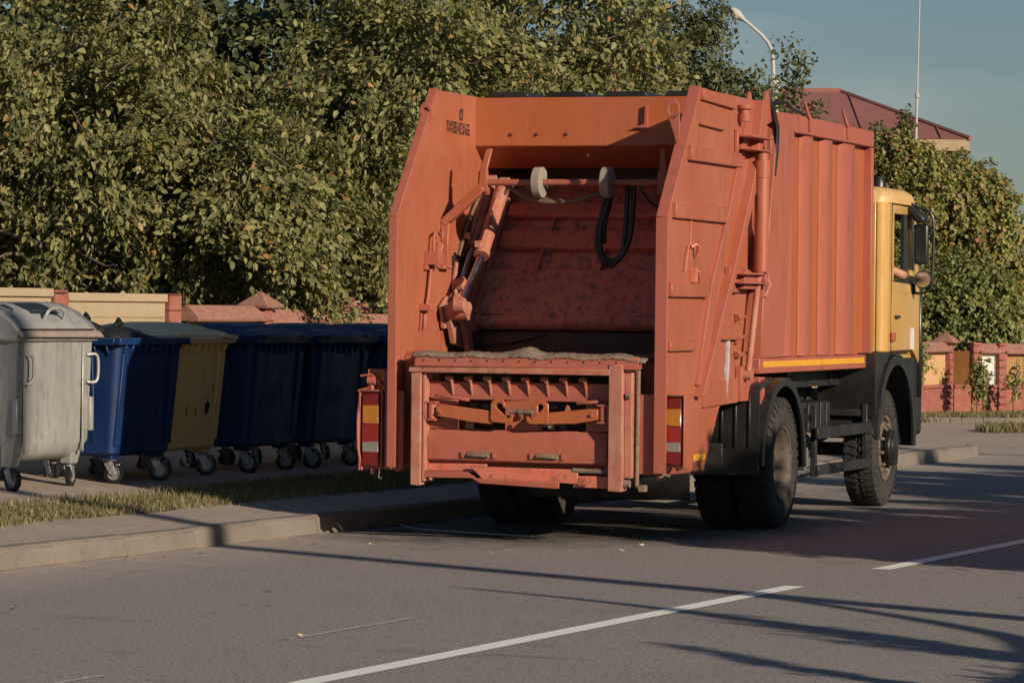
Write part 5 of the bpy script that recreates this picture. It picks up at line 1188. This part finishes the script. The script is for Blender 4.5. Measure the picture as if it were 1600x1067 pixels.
MB().tube(crv([(.56, .06, 1.47), (.58, .03, 1.54), (.66, .03, 1.575), (.80, .03, 1.575), (.88, .03, 1.54), (.90, .06, 1.47)]), .016, 10).build('lid_handle', 'galv', lid, smooth=True)
for (x, y, a_) in ((.12, .13, -1.9), (Wg - .14, .15, .2), (.16, .86, -1.2), (Wg - .14, .86, 1.5)):
    m = MB(); m.add([(x - .10, y - .10, .45), (x + .10, y - .10, .45), (x + .07, y - .05, .213), (x - .07, y - .05, .213), (x - .10, y + .03, .40), (x + .10, y + .03, .40), (x + .07, y + .05, .213), (x - .07, y + .05, .213)], [(0, 1, 2, 3), (4, 7, 6, 5), (0, 4, 5, 1), (1, 5, 6, 2), (2, 6, 7, 3), (3, 7, 4, 0)]); m.build('leg', 'galv', gb, bevel=.004)
    caster(gb, x, y, a_)

# ------------------------------------------------------------------ trees and bushes
def mesh_np(name, V, Fq, mat, parent=None, smooth=False):
    me = bpy.data.meshes.new(name); nv = len(V); nf = len(Fq); k = Fq.shape[1]
    me.vertices.add(nv); me.vertices.foreach_set('co', np.ascontiguousarray(V, dtype=np.float32).ravel())
    me.loops.add(nf * k); me.loops.foreach_set('vertex_index', np.ascontiguousarray(Fq, dtype=np.int32).ravel())
    me.polygons.add(nf); me.polygons.foreach_set('loop_start', np.arange(0, nf * k, k, dtype=np.int32))
    try: me.polygons.foreach_set('loop_total', np.full(nf, k, dtype=np.int32))
    except Exception: pass
    me.update(calc_edges=True); me.validate(); me.materials.append(M[mat])
    o = bpy.data.objects.new(name, me); COL.objects.link(o); o.parent = parent; return o
def leaves(name, P, D, size, mat, parent, seed, droop=.5, out=None, wid=.36):
    """P centres, D leaf direction; each leaf = 2 quads folded along the midrib"""
    rg = np.random.default_rng(seed); n = len(P)
    d = D + rg.normal(0, .45, (n, 3)); d[:, 2] -= droop; d /= np.linalg.norm(d, axis=1)[:, None]
    nn = rg.normal(0, .55, (n, 3)) + (out if out is not None else 0) + np.array([0, 0, .35]); nn -= d * (nn * d).sum(1)[:, None]; nn /= np.linalg.norm(nn, axis=1)[:, None] + 1e-9
    s = np.cross(d, nn); L = (size * rg.uniform(.5, 1.4, n))[:, None]; w = L * wid * rg.uniform(.8, 1.2, n)[:, None]; fold = w * rg.uniform(.15, .5, n)[:, None]; cu = L * rg.uniform(-.05, .28, n)[:, None]
    a_ = P; b_ = P + d * L * .30 + s * w - nn * 0 + nn * fold; c_ = P + d * L * .72 + s * w * .75 + nn * (fold - cu * .5); t = P + d * L - nn * cu
    m1 = P + d * L * .5 - nn * cu * .15
    b2 = P + d * L * .30 - s * w + nn * fold; c2 = P + d * L * .72 - s * w * .75 + nn * (fold - cu * .5)
    V = np.stack([a_, b_, c_, t, m1, b2, c2], 1).reshape(-1, 3)
    base = np.arange(n)[:, None] * 7
    Fq = np.concatenate([base + np.array([[0, 1, 2, 4]]), base + np.array([[4, 2, 3, 3]])], 0)
    # quads only: (a,b,c,m) (m,c,t) as tri -> use tris throughout
    T_ = np.concatenate([base + np.array([[0, 1, 4]]), base + np.array([[1, 2, 4]]), base + np.array([[2, 3, 4]]), base + np.array([[0, 4, 5]]), base + np.array([[5, 4, 6]]), base + np.array([[6, 4, 3]])], 0)
    return mesh_np(name, V, T_, mat, parent)
def limb(mb, p0, p1, r0, r1, rg, n_=7, wob=.12):
    p0, p1 = np.array(p0), np.array(p1); L = np.linalg.norm(p1 - p0); pts = []; off = np.zeros(3)
    for i in range(n_ + 1):
        t = i / n_; off = off + rg.normal(0, wob * L / n_, 3) * (0 < i); pts.append(tuple(p0 + (p1 - p0) * t + off * (.4 + .6 * t) + np.array([0, 0, .12 * L * math.sin(math.pi * t)])))
    mb.tube(pts, [r0 + (r1 - r0) * i / n_ for i in range(n_ + 1)], 7); return [np.array(p) for p in pts]
def tree(name, label, cat, base, lobes, nclus, nleaf, size, mat, seed, group=None, trunk_r=.16, trunk_h=1.3, clus=.26, hollow=.55, droop=.55, out_w=.6, gaps=0, twigs=True, wid=.27, fork=None, bough=0):
    """lobes: list of (x,y,z,rx,ry,rz) relative to the base"""
    rg = np.random.default_rng(seed); root = thing(name, label, cat, base, 0, group)
    L = np.array(lobes, float); vol = L[:, 3] * L[:, 4] * L[:, 5]; pr = vol / vol.sum()
    mb = MB(); tips = []
    top_ = np.array([0, 0, trunk_h]); tp_ = limb(mb, (0, 0, -.05), top_, trunk_r, trunk_r * .75, rg, 4, .05)
    for l in L:
        c = l[:3]; pts = limb(mb, tp_[-1] if fork is None else tp_[-1], c, trunk_r * .6, .045, rg, 8, .16)
        for k in range(7):
            a_ = pts[rg.integers(3, 9)]; v = rg.normal(0, 1, 3); v /= np.linalg.norm(v); q = c + v * l[3:] * rg.uniform(.6, .98)
            b_ = limb(mb, a_, q, .035, .008, rg, 6, .2); tips += b_[2:]
    tips = np.array(tips)
    # cluster centres: biased to the shell of the lobes
    idx = rg.choice(len(L), nclus, p=pr); v = rg.normal(0, 1, (nclus, 3)); v /= np.linalg.norm(v, axis=1)[:, None]
    rad = hollow + (1.08 - hollow) * rg.random(nclus) ** .6
    C_ = L[idx, :3] + v * L[idx, 3:] * rad[:, None] + rg.normal(0, .06, (nclus, 3))
    if bough:
        ns = max(8, nclus // bough); sup = rg.integers(0, nclus, ns); g_ = rg.random(nclus) < .82; pick = sup[rg.integers(0, ns, nclus)]
        sc = (rg.uniform(.55, 1.35, nclus)[:, None]) * clus; tt = rg.random(nclus)[:, None]
        bd = v[sup] * .8 + rg.normal(0, .5, (ns, 3)); bd[:, 2] -= .55; dd = {s_: bd[i] / np.linalg.norm(bd[i]) for i, s_ in enumerate(sup)}
        Dd = np.array([dd[q] for q in pick]); Cg = C_[pick] + Dd * (tt - .45) * clus * 3.6 + rg.normal(0, 1, (nclus, 3)) * sc * np.array([.75, .75, .6]) * .75
        C_ = np.where(g_[:, None], Cg, C_); v = np.where(g_[:, None], v[pick], v)
    if gaps:
        g_ = rg.random((gaps, 3)) * (C_.max(0) - C_.min(0)) + C_.min(0); keep = np.ones(nclus, bool)
        for q in g_: keep &= (np.linalg.norm((C_ - q) * np.array([1, .35, 1]), axis=1) > rg.uniform(.22, .42))
        C_ = C_[keep]; v = v[keep]
    n = len(C_); cd = v * .6 + rg.normal(0, .5, (n, 3)); cd[:, 2] -= .3; cd /= np.linalg.norm(cd, axis=1)[:, None]
    k = nleaf; t = rg.random((n, k, 1)); P = C_[:, None, :] + cd[:, None, :] * (t - .5) * clus * 2.2 + rg.normal(0, clus * .30, (n, k, 3)); P[..., 2] -= (t[..., 0] - .3) ** 2 * clus * .6
    D = np.repeat(cd[:, None, :], k, 1); O = np.repeat(v[:, None, :], k, 1) * out_w
    P = P.reshape(-1, 3); D = D.reshape(-1, 3); O = O.reshape(-1, 3)
    ok = P[:, 2] > .15 - base[2]; P, D, O = P[ok], D[ok], O[ok]
    if twigs:
        for i in range(0, n, 3):
            a_, b_ = C_[i] - cd[i] * clus * 1.3, C_[i] + cd[i] * clus * .9; mb.tube([a_, (a_ + b_) / 2 + rg.normal(0, .02, 3), b_], [.009, .006, .003], 4, cap=False)
    mb.build('trunk', 'bark', root, smooth=True, recalc=False, auto=60)
    leaves('crown', P, D, size, mat, root, seed + 1, droop, O, wid)
    return root
def W_(px, D, z=0): return ((px - 800) / 5900 * D, D, z)
# the fruit trees overhanging the wall and fence
tree('apple_tree', 'leafy apple tree over the left end of the yellow wall', 'tree', W_(40, 43.5), [(-.2, 0, 4.6, 1.9, 1.3, 1.6), (.3, -.7, 3.3, 2.0, 1.2, 1.1), (-1.0, .1, 3.2, 1.6, 1.2, 1.2), (.4, -1.0, 2.45, 1.5, .7, .55), (-1.2, -.8, 2.6, 1.2, .7, .6)], 1500, 30, .088, 'leaf', 1, 'leafy trees behind the fence', gaps=4, clus=.24, bough=24)
tree('apple_tree', 'leafy tree above the red post, its twigs hanging over the wall top', 'tree', W_(300, 44.0), [(-.7, .2, 4.2, .9, 1.0, 1.1), (-.4, -.8, 3.1, 1.7, 1.0, .95), (.8, -.6, 3.1, 1.3, .9, .85), (.2, -1.2, 2.35, 1.5, .6, .5), (1.1, -.9, 2.5, .9, .6, .5)], 1500, 30, .088, 'leaf', 5, 'leafy trees behind the fence', gaps=6, clus=.24, bough=24)
tree('apple_tree', 'leafy tree left of the truck, behind the capped fence posts', 'tree', W_(560, 45.5), [(.55, .2, 4.6, 1.2, 1.2, 1.3), (-.5, -.6, 3.2, 1.4, 1.0, 1.0), (.7, -.4, 3.7, 1.3, 1.0, 1.2), (-.2, -1.1, 2.3, 1.4, .6, .6), (.7, -1.0, 2.6, 1.0, .7, .6)], 1500, 30, .086, 'leaf', 9, 'leafy trees behind the fence', gaps=5, clus=.24, bough=24)
tree('pear_tree', 'dense tree rising over the middle of the truck body', 'tree', W_(820, 49), [(0, 0, 5.0, 1.7, 1.3, 1.5), (-.9, -.3, 4.0, 1.3, 1.1, 1.2), (.9, -.2, 4.2, 1.2, 1.0, 1.2), (0, 0, 3.1, 1.9, 1.0, 1.0)], 1250, 26, .09, 'leaf', 14, 'leafy trees behind the fence', gaps=3, bough=24)
tree('pear_tree', 'darker small-leaved tree whose crown slopes down towards the street lamp', 'tree', W_(1010, 54), [(-.2, 0, 5.3, 1.15, 1.1, 1.3), (.45, .1, 4.9, 1.0, 1.0, 1.1), (.95, 0, 4.45, .8, .8, .85), (-.3, 0, 3.6, 1.8, 1.0, 1.2)], 1250, 30, .075, 'leafsmall', 21, 'leafy trees behind the fence', gaps=4, clus=.18, droop=.2, bough=10)
# darker trees further in
for i, (px, D) in enumerate(((-40, 49), (190, 50), (430, 50.5), (650, 51.5))):
    tree('broadleaf_tree', ['dark tree deep behind the left apple tree', 'dark tree deep behind the yellow wall gap', 'dark tree deep behind, showing through the gap at the top', 'dark tree deep behind, just left of the truck'][i], 'tree', W_(px, D), [(.7, .2, 4.4, 1.1, .8, 1.3), (0, 0, 4.6 + .5 * (i in (1, 2)), 1.5, .9, 1.4), (-.6, .1, 2.9, 1.5, .8, 1.4), (.7, .1, 3.0, 1.4, .8, 1.4), (0, 0, 1.5, 1.6, .7, 1.1)], 900, 24, .11, 'leafdark', 40 + i, 'dark trees further behind', gaps=3, twigs=False, clus=.26, wid=.45)
# thin leading shoots beside the lamp and in front of the house roof
def shoots(name, label, base, stems, mat, seed, size=.07, per=70):
    rg = np.random.default_rng(seed); root = thing(name, label, 'tree', base, 0); mb = MB(); P = []; D = []
    for (x0, z0, x1, z1, r) in stems:
        pts = limb(mb, (x0, 0, z0), (x1, rg.uniform(-.2, .2), z1), .018, .004, rg, 8, .10)
        for p_ in pts[1:]:
            for _ in range(per // 8):
                P.append(p_ + rg.normal(0, r, 3) * np.array([1, 1, .8])); D.append(rg.normal(0, 1, 3) + np.array([0, 0, .3]))
    mb.build('trunk', 'bark', root, recalc=False); leaves('crown', np.array(P), np.array(D), size, mat, root, seed + 3, .1, None, .3); return root
shoots('young_tree', 'slender young tree with upright shoots to the right of the street lamp', W_(1222, 60), [(0, 0, .0, 4.4, .1), (-.35, 3.2, -.25, 5.3, .16), (-.15, 3.4, .02, 5.95, .13), (0, 4.4, .28, 5.75, .10), (.1, 3.5, .5, 5.1, .12), (-.5, 3.2, -.55, 4.9, .2), (-.3, 3.6, .35, 4.75, .2), (.2, 3.6, .75, 4.5, .15), (-.2, 4.5, -.42, 5.35, .14)], 'leafsmall', 60, .075, 420)
shoots('young_tree', 'thin leafy shoots poking up before the red roof', W_(1330, 66), [(-.5, 0, -.5, 4.2, .1), (-.7, 3.4, -.45, 4.9, .14), (-.3, 3.4, -.1, 4.7, .18), (0, 3.4, .1, 4.55, .16), (.32, 3.2, .42, 5.0, .09), (.6, 3.0, .55, 4.6, .15), (.8, 3.2, .92, 5.2, .07), (-.9, 3.2, -1.0, 4.8, .2), (.2, 3.2, .3, 4.3, .2), (-1.2, 3.2, -1.25, 5.0, .22), (-.9, 3.2, -.75, 4.9, .2), (.5, 3.0, .7, 4.4, .2), (-.5, 3.0, -.4, 4.3, .25), (.9, 3.0, 1.0, 4.3, .2)], 'leafsmall', 62, .075, 620)
# creeper-clad tree at the right
tree('creeper_tree', 'rounded tree smothered in creeper with orange tinted leaves, right of the cab', 'tree', W_(1490, 70), [(-.05, 0, 3.5, .9, .8, 1.15), (.5, 0, 3.0, .72, .8, 1.3), (.0, -.2, 2.0, 1.2, .8, 1.2), (-.9, -.1, 3.2, .7, .7, 1.2), (.75, -.1, 2.0, .55, .7, 1.0), (-.65, -.2, 3.7, .55, .6, .75), (.45, 0, 3.75, .55, .6, .75)], 2000, 26, .075, 'ivy', 70, None, clus=.15, hollow=.75, droop=.6, out_w=1.3, twigs=False, wid=.45, trunk_h=.8)
tree('tall_shrub', 'greener shrub in front of the creeper tree, above the fence', 'shrub', W_(1500, 67), [(0, 0, 1.75, .85, .6, 1.0), (-.7, 0, 1.5, .6, .6, .9), (.55, 0, 1.7, .45, .6, .8)], 800, 26, .075, 'ivygreen', 75, None, clus=.15, hollow=.7, out_w=1.2, twigs=False, wid=.42, trunk_h=.5, trunk_r=.08)
tree('tall_shrub', 'sunlit leafy shrub directly behind the cab roof', 'shrub', W_(1400, 66), [(-.2, 0, 3.5, .5, .5, .85), (-.3, 0, 2.4, .7, .5, 1.0), (.0, 0, 4.35, .42, .4, .6), (.4, 0, 4.1, .4, .4, .6)], 700, 26, .075, 'ivy', 77, None, clus=.15, hollow=.6, out_w=1.2, twigs=False, wid=.42, trunk_h=.8, trunk_r=.08)
tree('shrub', 'distant dark bush at the right edge of the view', 'shrub', W_(1612, 95), [(0, 0, 1.3, .7, .6, 1.0), (.8, 0, 1.5, .7, .6, 1.2)], 260, 26, .09, 'ivygreen', 79, None, clus=.2, hollow=.6, twigs=False, trunk_h=.5, trunk_r=.08)
# climbers on the far fence
for i, (px, D, z, rz_, n_, lab) in enumerate(((1527, 63.7, .75, .36, 40, 'leafy climber hanging over the fence just left of the white panel'), (1437, 62.5, 1.0, .40, 24, 'thin climber on the fence post nearest the truck cab'), (1585, 64.3, .70, .28, 14, 'yellowing climber on the fence right of the white panel'))):
    tree('climber', lab, 'climber', W_(px, D), [(0, 0, z, .16, .08, rz_), (.03, 0, z * .7, .1, .06, .25)], n_, 16, .07, 'ivy' if i else 'ivygreen', 90 + i, None, clus=.08, hollow=.2, twigs=False, trunk_h=.3, trunk_r=.015)
# loose strand and scraps on the road behind the truck
def gp(px, py, z=.01): D = (CH - z) * 5900 / (py - 483 - .0105 * (px - 800)); return ((px - 800) / 5900 * D, D, z)
tag(MB().tube(crv([gp(628, 819), gp(648, 825), gp(690, 829), gp(740, 832), (gp(800, 836)), gp(838, 838)]), .006, 6).build('cable', 'polegrey', smooth=True), 'thin pale strand lying on the asphalt behind the left rear wheels', 'cable')
m = MB(); rr = random.Random(3)
for (px, py) in ((1045, 842), (1055, 844), (905, 831), (870, 829), (960, 828), (980, 860), (775, 865), (583, 850), (478, 994), (1008, 852)):
    x, y, z = gp(px, py); a_ = rr.uniform(0, 3); L = rr.uniform(.03, .07)
    m.add([(x, y, .006), (x + L * math.cos(a_), y + L * math.sin(a_), .02), (x + L * .3, y + L * 1.0, .010), (x - L * .5, y + L * .4, .018)], [(0, 1, 2, 3)])
o = m.build('litter', 'lamp_litter' if 'lamp_litter' in M else 'palelid', recalc=False); tag(o, 'small pale scraps of litter scattered on the road behind the truck', 'litter', kind='stuff')
# ------------------------------------------------------------------ across the street, beside and behind the viewer: what throws the long shadows
Lg = Vector((LD.x, LD.y)).normalized()
def up(px, py, t, u=0):  # point t metres sunward of the ground point under a pixel
    dx = (px - 800) / 5900; hy = 483 + .0105 * (px - 800); D = CH * 5900 / (py - hy); return (dx * D - Lg.x * t - Lg.y * u * -1 * -1 * 0, D - Lg.y * t, 0)
def at_sun(p, h=0): return p
q = up(1600, 966, 9.5); o = MB().lathe([(0, .15), (8.9, .12), (8.91, 0)], (0, 0, 0), 'z', 12).build('utility_pole', 'polegrey', None, q, smooth=True); tag(o, 'slim grey pole across the road whose shadow crosses to the kerb', 'pole')
# a slender half-bare roadside tree; its trunk and limbs throw the forked bands on the lane
Bx = Vector(up(1600, 1030, 5.0)); TE = math.tan(R(SUN_EL))
def over(px, py):
    g_ = Vector(up(px, py, 0)); d_ = g_ - Bx; w_ = Vector((Lg.x, Lg.y, 0)); al = d_.dot(w_); lat = d_ - w_ * al
    return lat + Vector((0, 0, al * TE))
rt = thing('roadside_tree', 'slender half-bare tree across the road casting forked shadows on the lane', 'tree', tuple(Bx)); mb = MB()
def tw(pts, r0, r1):
    P_ = crv([over(*p) for p in pts], 4); mb.tube(P_, [r0 + (r1 - r0) * i / (len(P_) - 1) for i in range(len(P_))], 7); return P_
mb.tube([(0, 0, -.05), over(1640, 1034), over(1600, 1030)], [.15, .135, .13], 8)
LP_ = tw([(1600, 1030), (1450, 1006), (1300, 985), (1150, 965), (1040, 951), (900, 935), (725, 918)], .13, .03)
L2_ = tw([(1640, 1034), (1600, 1000), (1480, 975), (1360, 955), (1240, 937), (1160, 930)], .075, .045)
L3_ = tw([(1640, 1036), (1450, 1015), (1350, 1000), (1200, 975)], .05, .015)
L4_ = tw([(1640, 1036), (1600, 1065), (1500, 1078), (1400, 1066), (1250, 1045), (1170, 1030), (1090, 1012)], .05, .012)
mb.build('trunk', 'bark', rt, smooth=True, recalc=False, auto=60)
rg_ = np.random.default_rng(8); P_, D_ = [], []
for pl, n_, r_ in ((LP_[2:14], 26, .07), (L3_[1:], 26, .08), (L4_[2:], 22, .045), (LP_[14:18], 6, .05)):
    for p in pl:
        for _ in range(n_): P_.append(np.array(p) + rg_.normal(0, r_, 3)); D_.append(rg_.normal(0, 1, 3))
leaves('crown', np.array(P_), np.array(D_), .08, 'leafdark', rt, 9, .2, None, .3)
HH = [3.6, 3.8, 3.65, 3.9, 3.75, 4.1, 4.6, 5.9, 5.6, 6.2, 5.5, 6.3]
hrow = up(1062, 846, 8.4); hb = Vector(hrow)
for i in range(12):
    u_ = .45 + i * 1.15
    # hedge line runs square to the light so its first edge draws the straight shadow edge
    p = hb + Vector((-Lg.y * -1 * u_ * .98, Lg.x * -1 * u_ * .98 * -1 * -1, 0)) if False else hb + Vector((math.cos(R(-SUN_AZ)) * u_, math.sin(R(-SUN_AZ)) * u_, 0))
    tree('hedge_shrub', 'clipped hedge shrub %s across the road' % ['nearest', 'second', 'third', 'fourth', 'fifth', 'sixth', 'seventh', 'eighth', 'ninth', 'tenth', 'eleventh', 'farthest'][i], 'shrub', tuple(p), [(0, 0, HH[i] * .5, .56, .45, HH[i] * .5), (.1, 0, HH[i] * .8, .35 , .4, HH[i] * .2)], int(125 * HH[i]), 24, .13, 'leafdark', 120 + i, 'hedge across the road', twigs=False, trunk_h=.5, trunk_r=.05, hollow=.1, wid=.5)
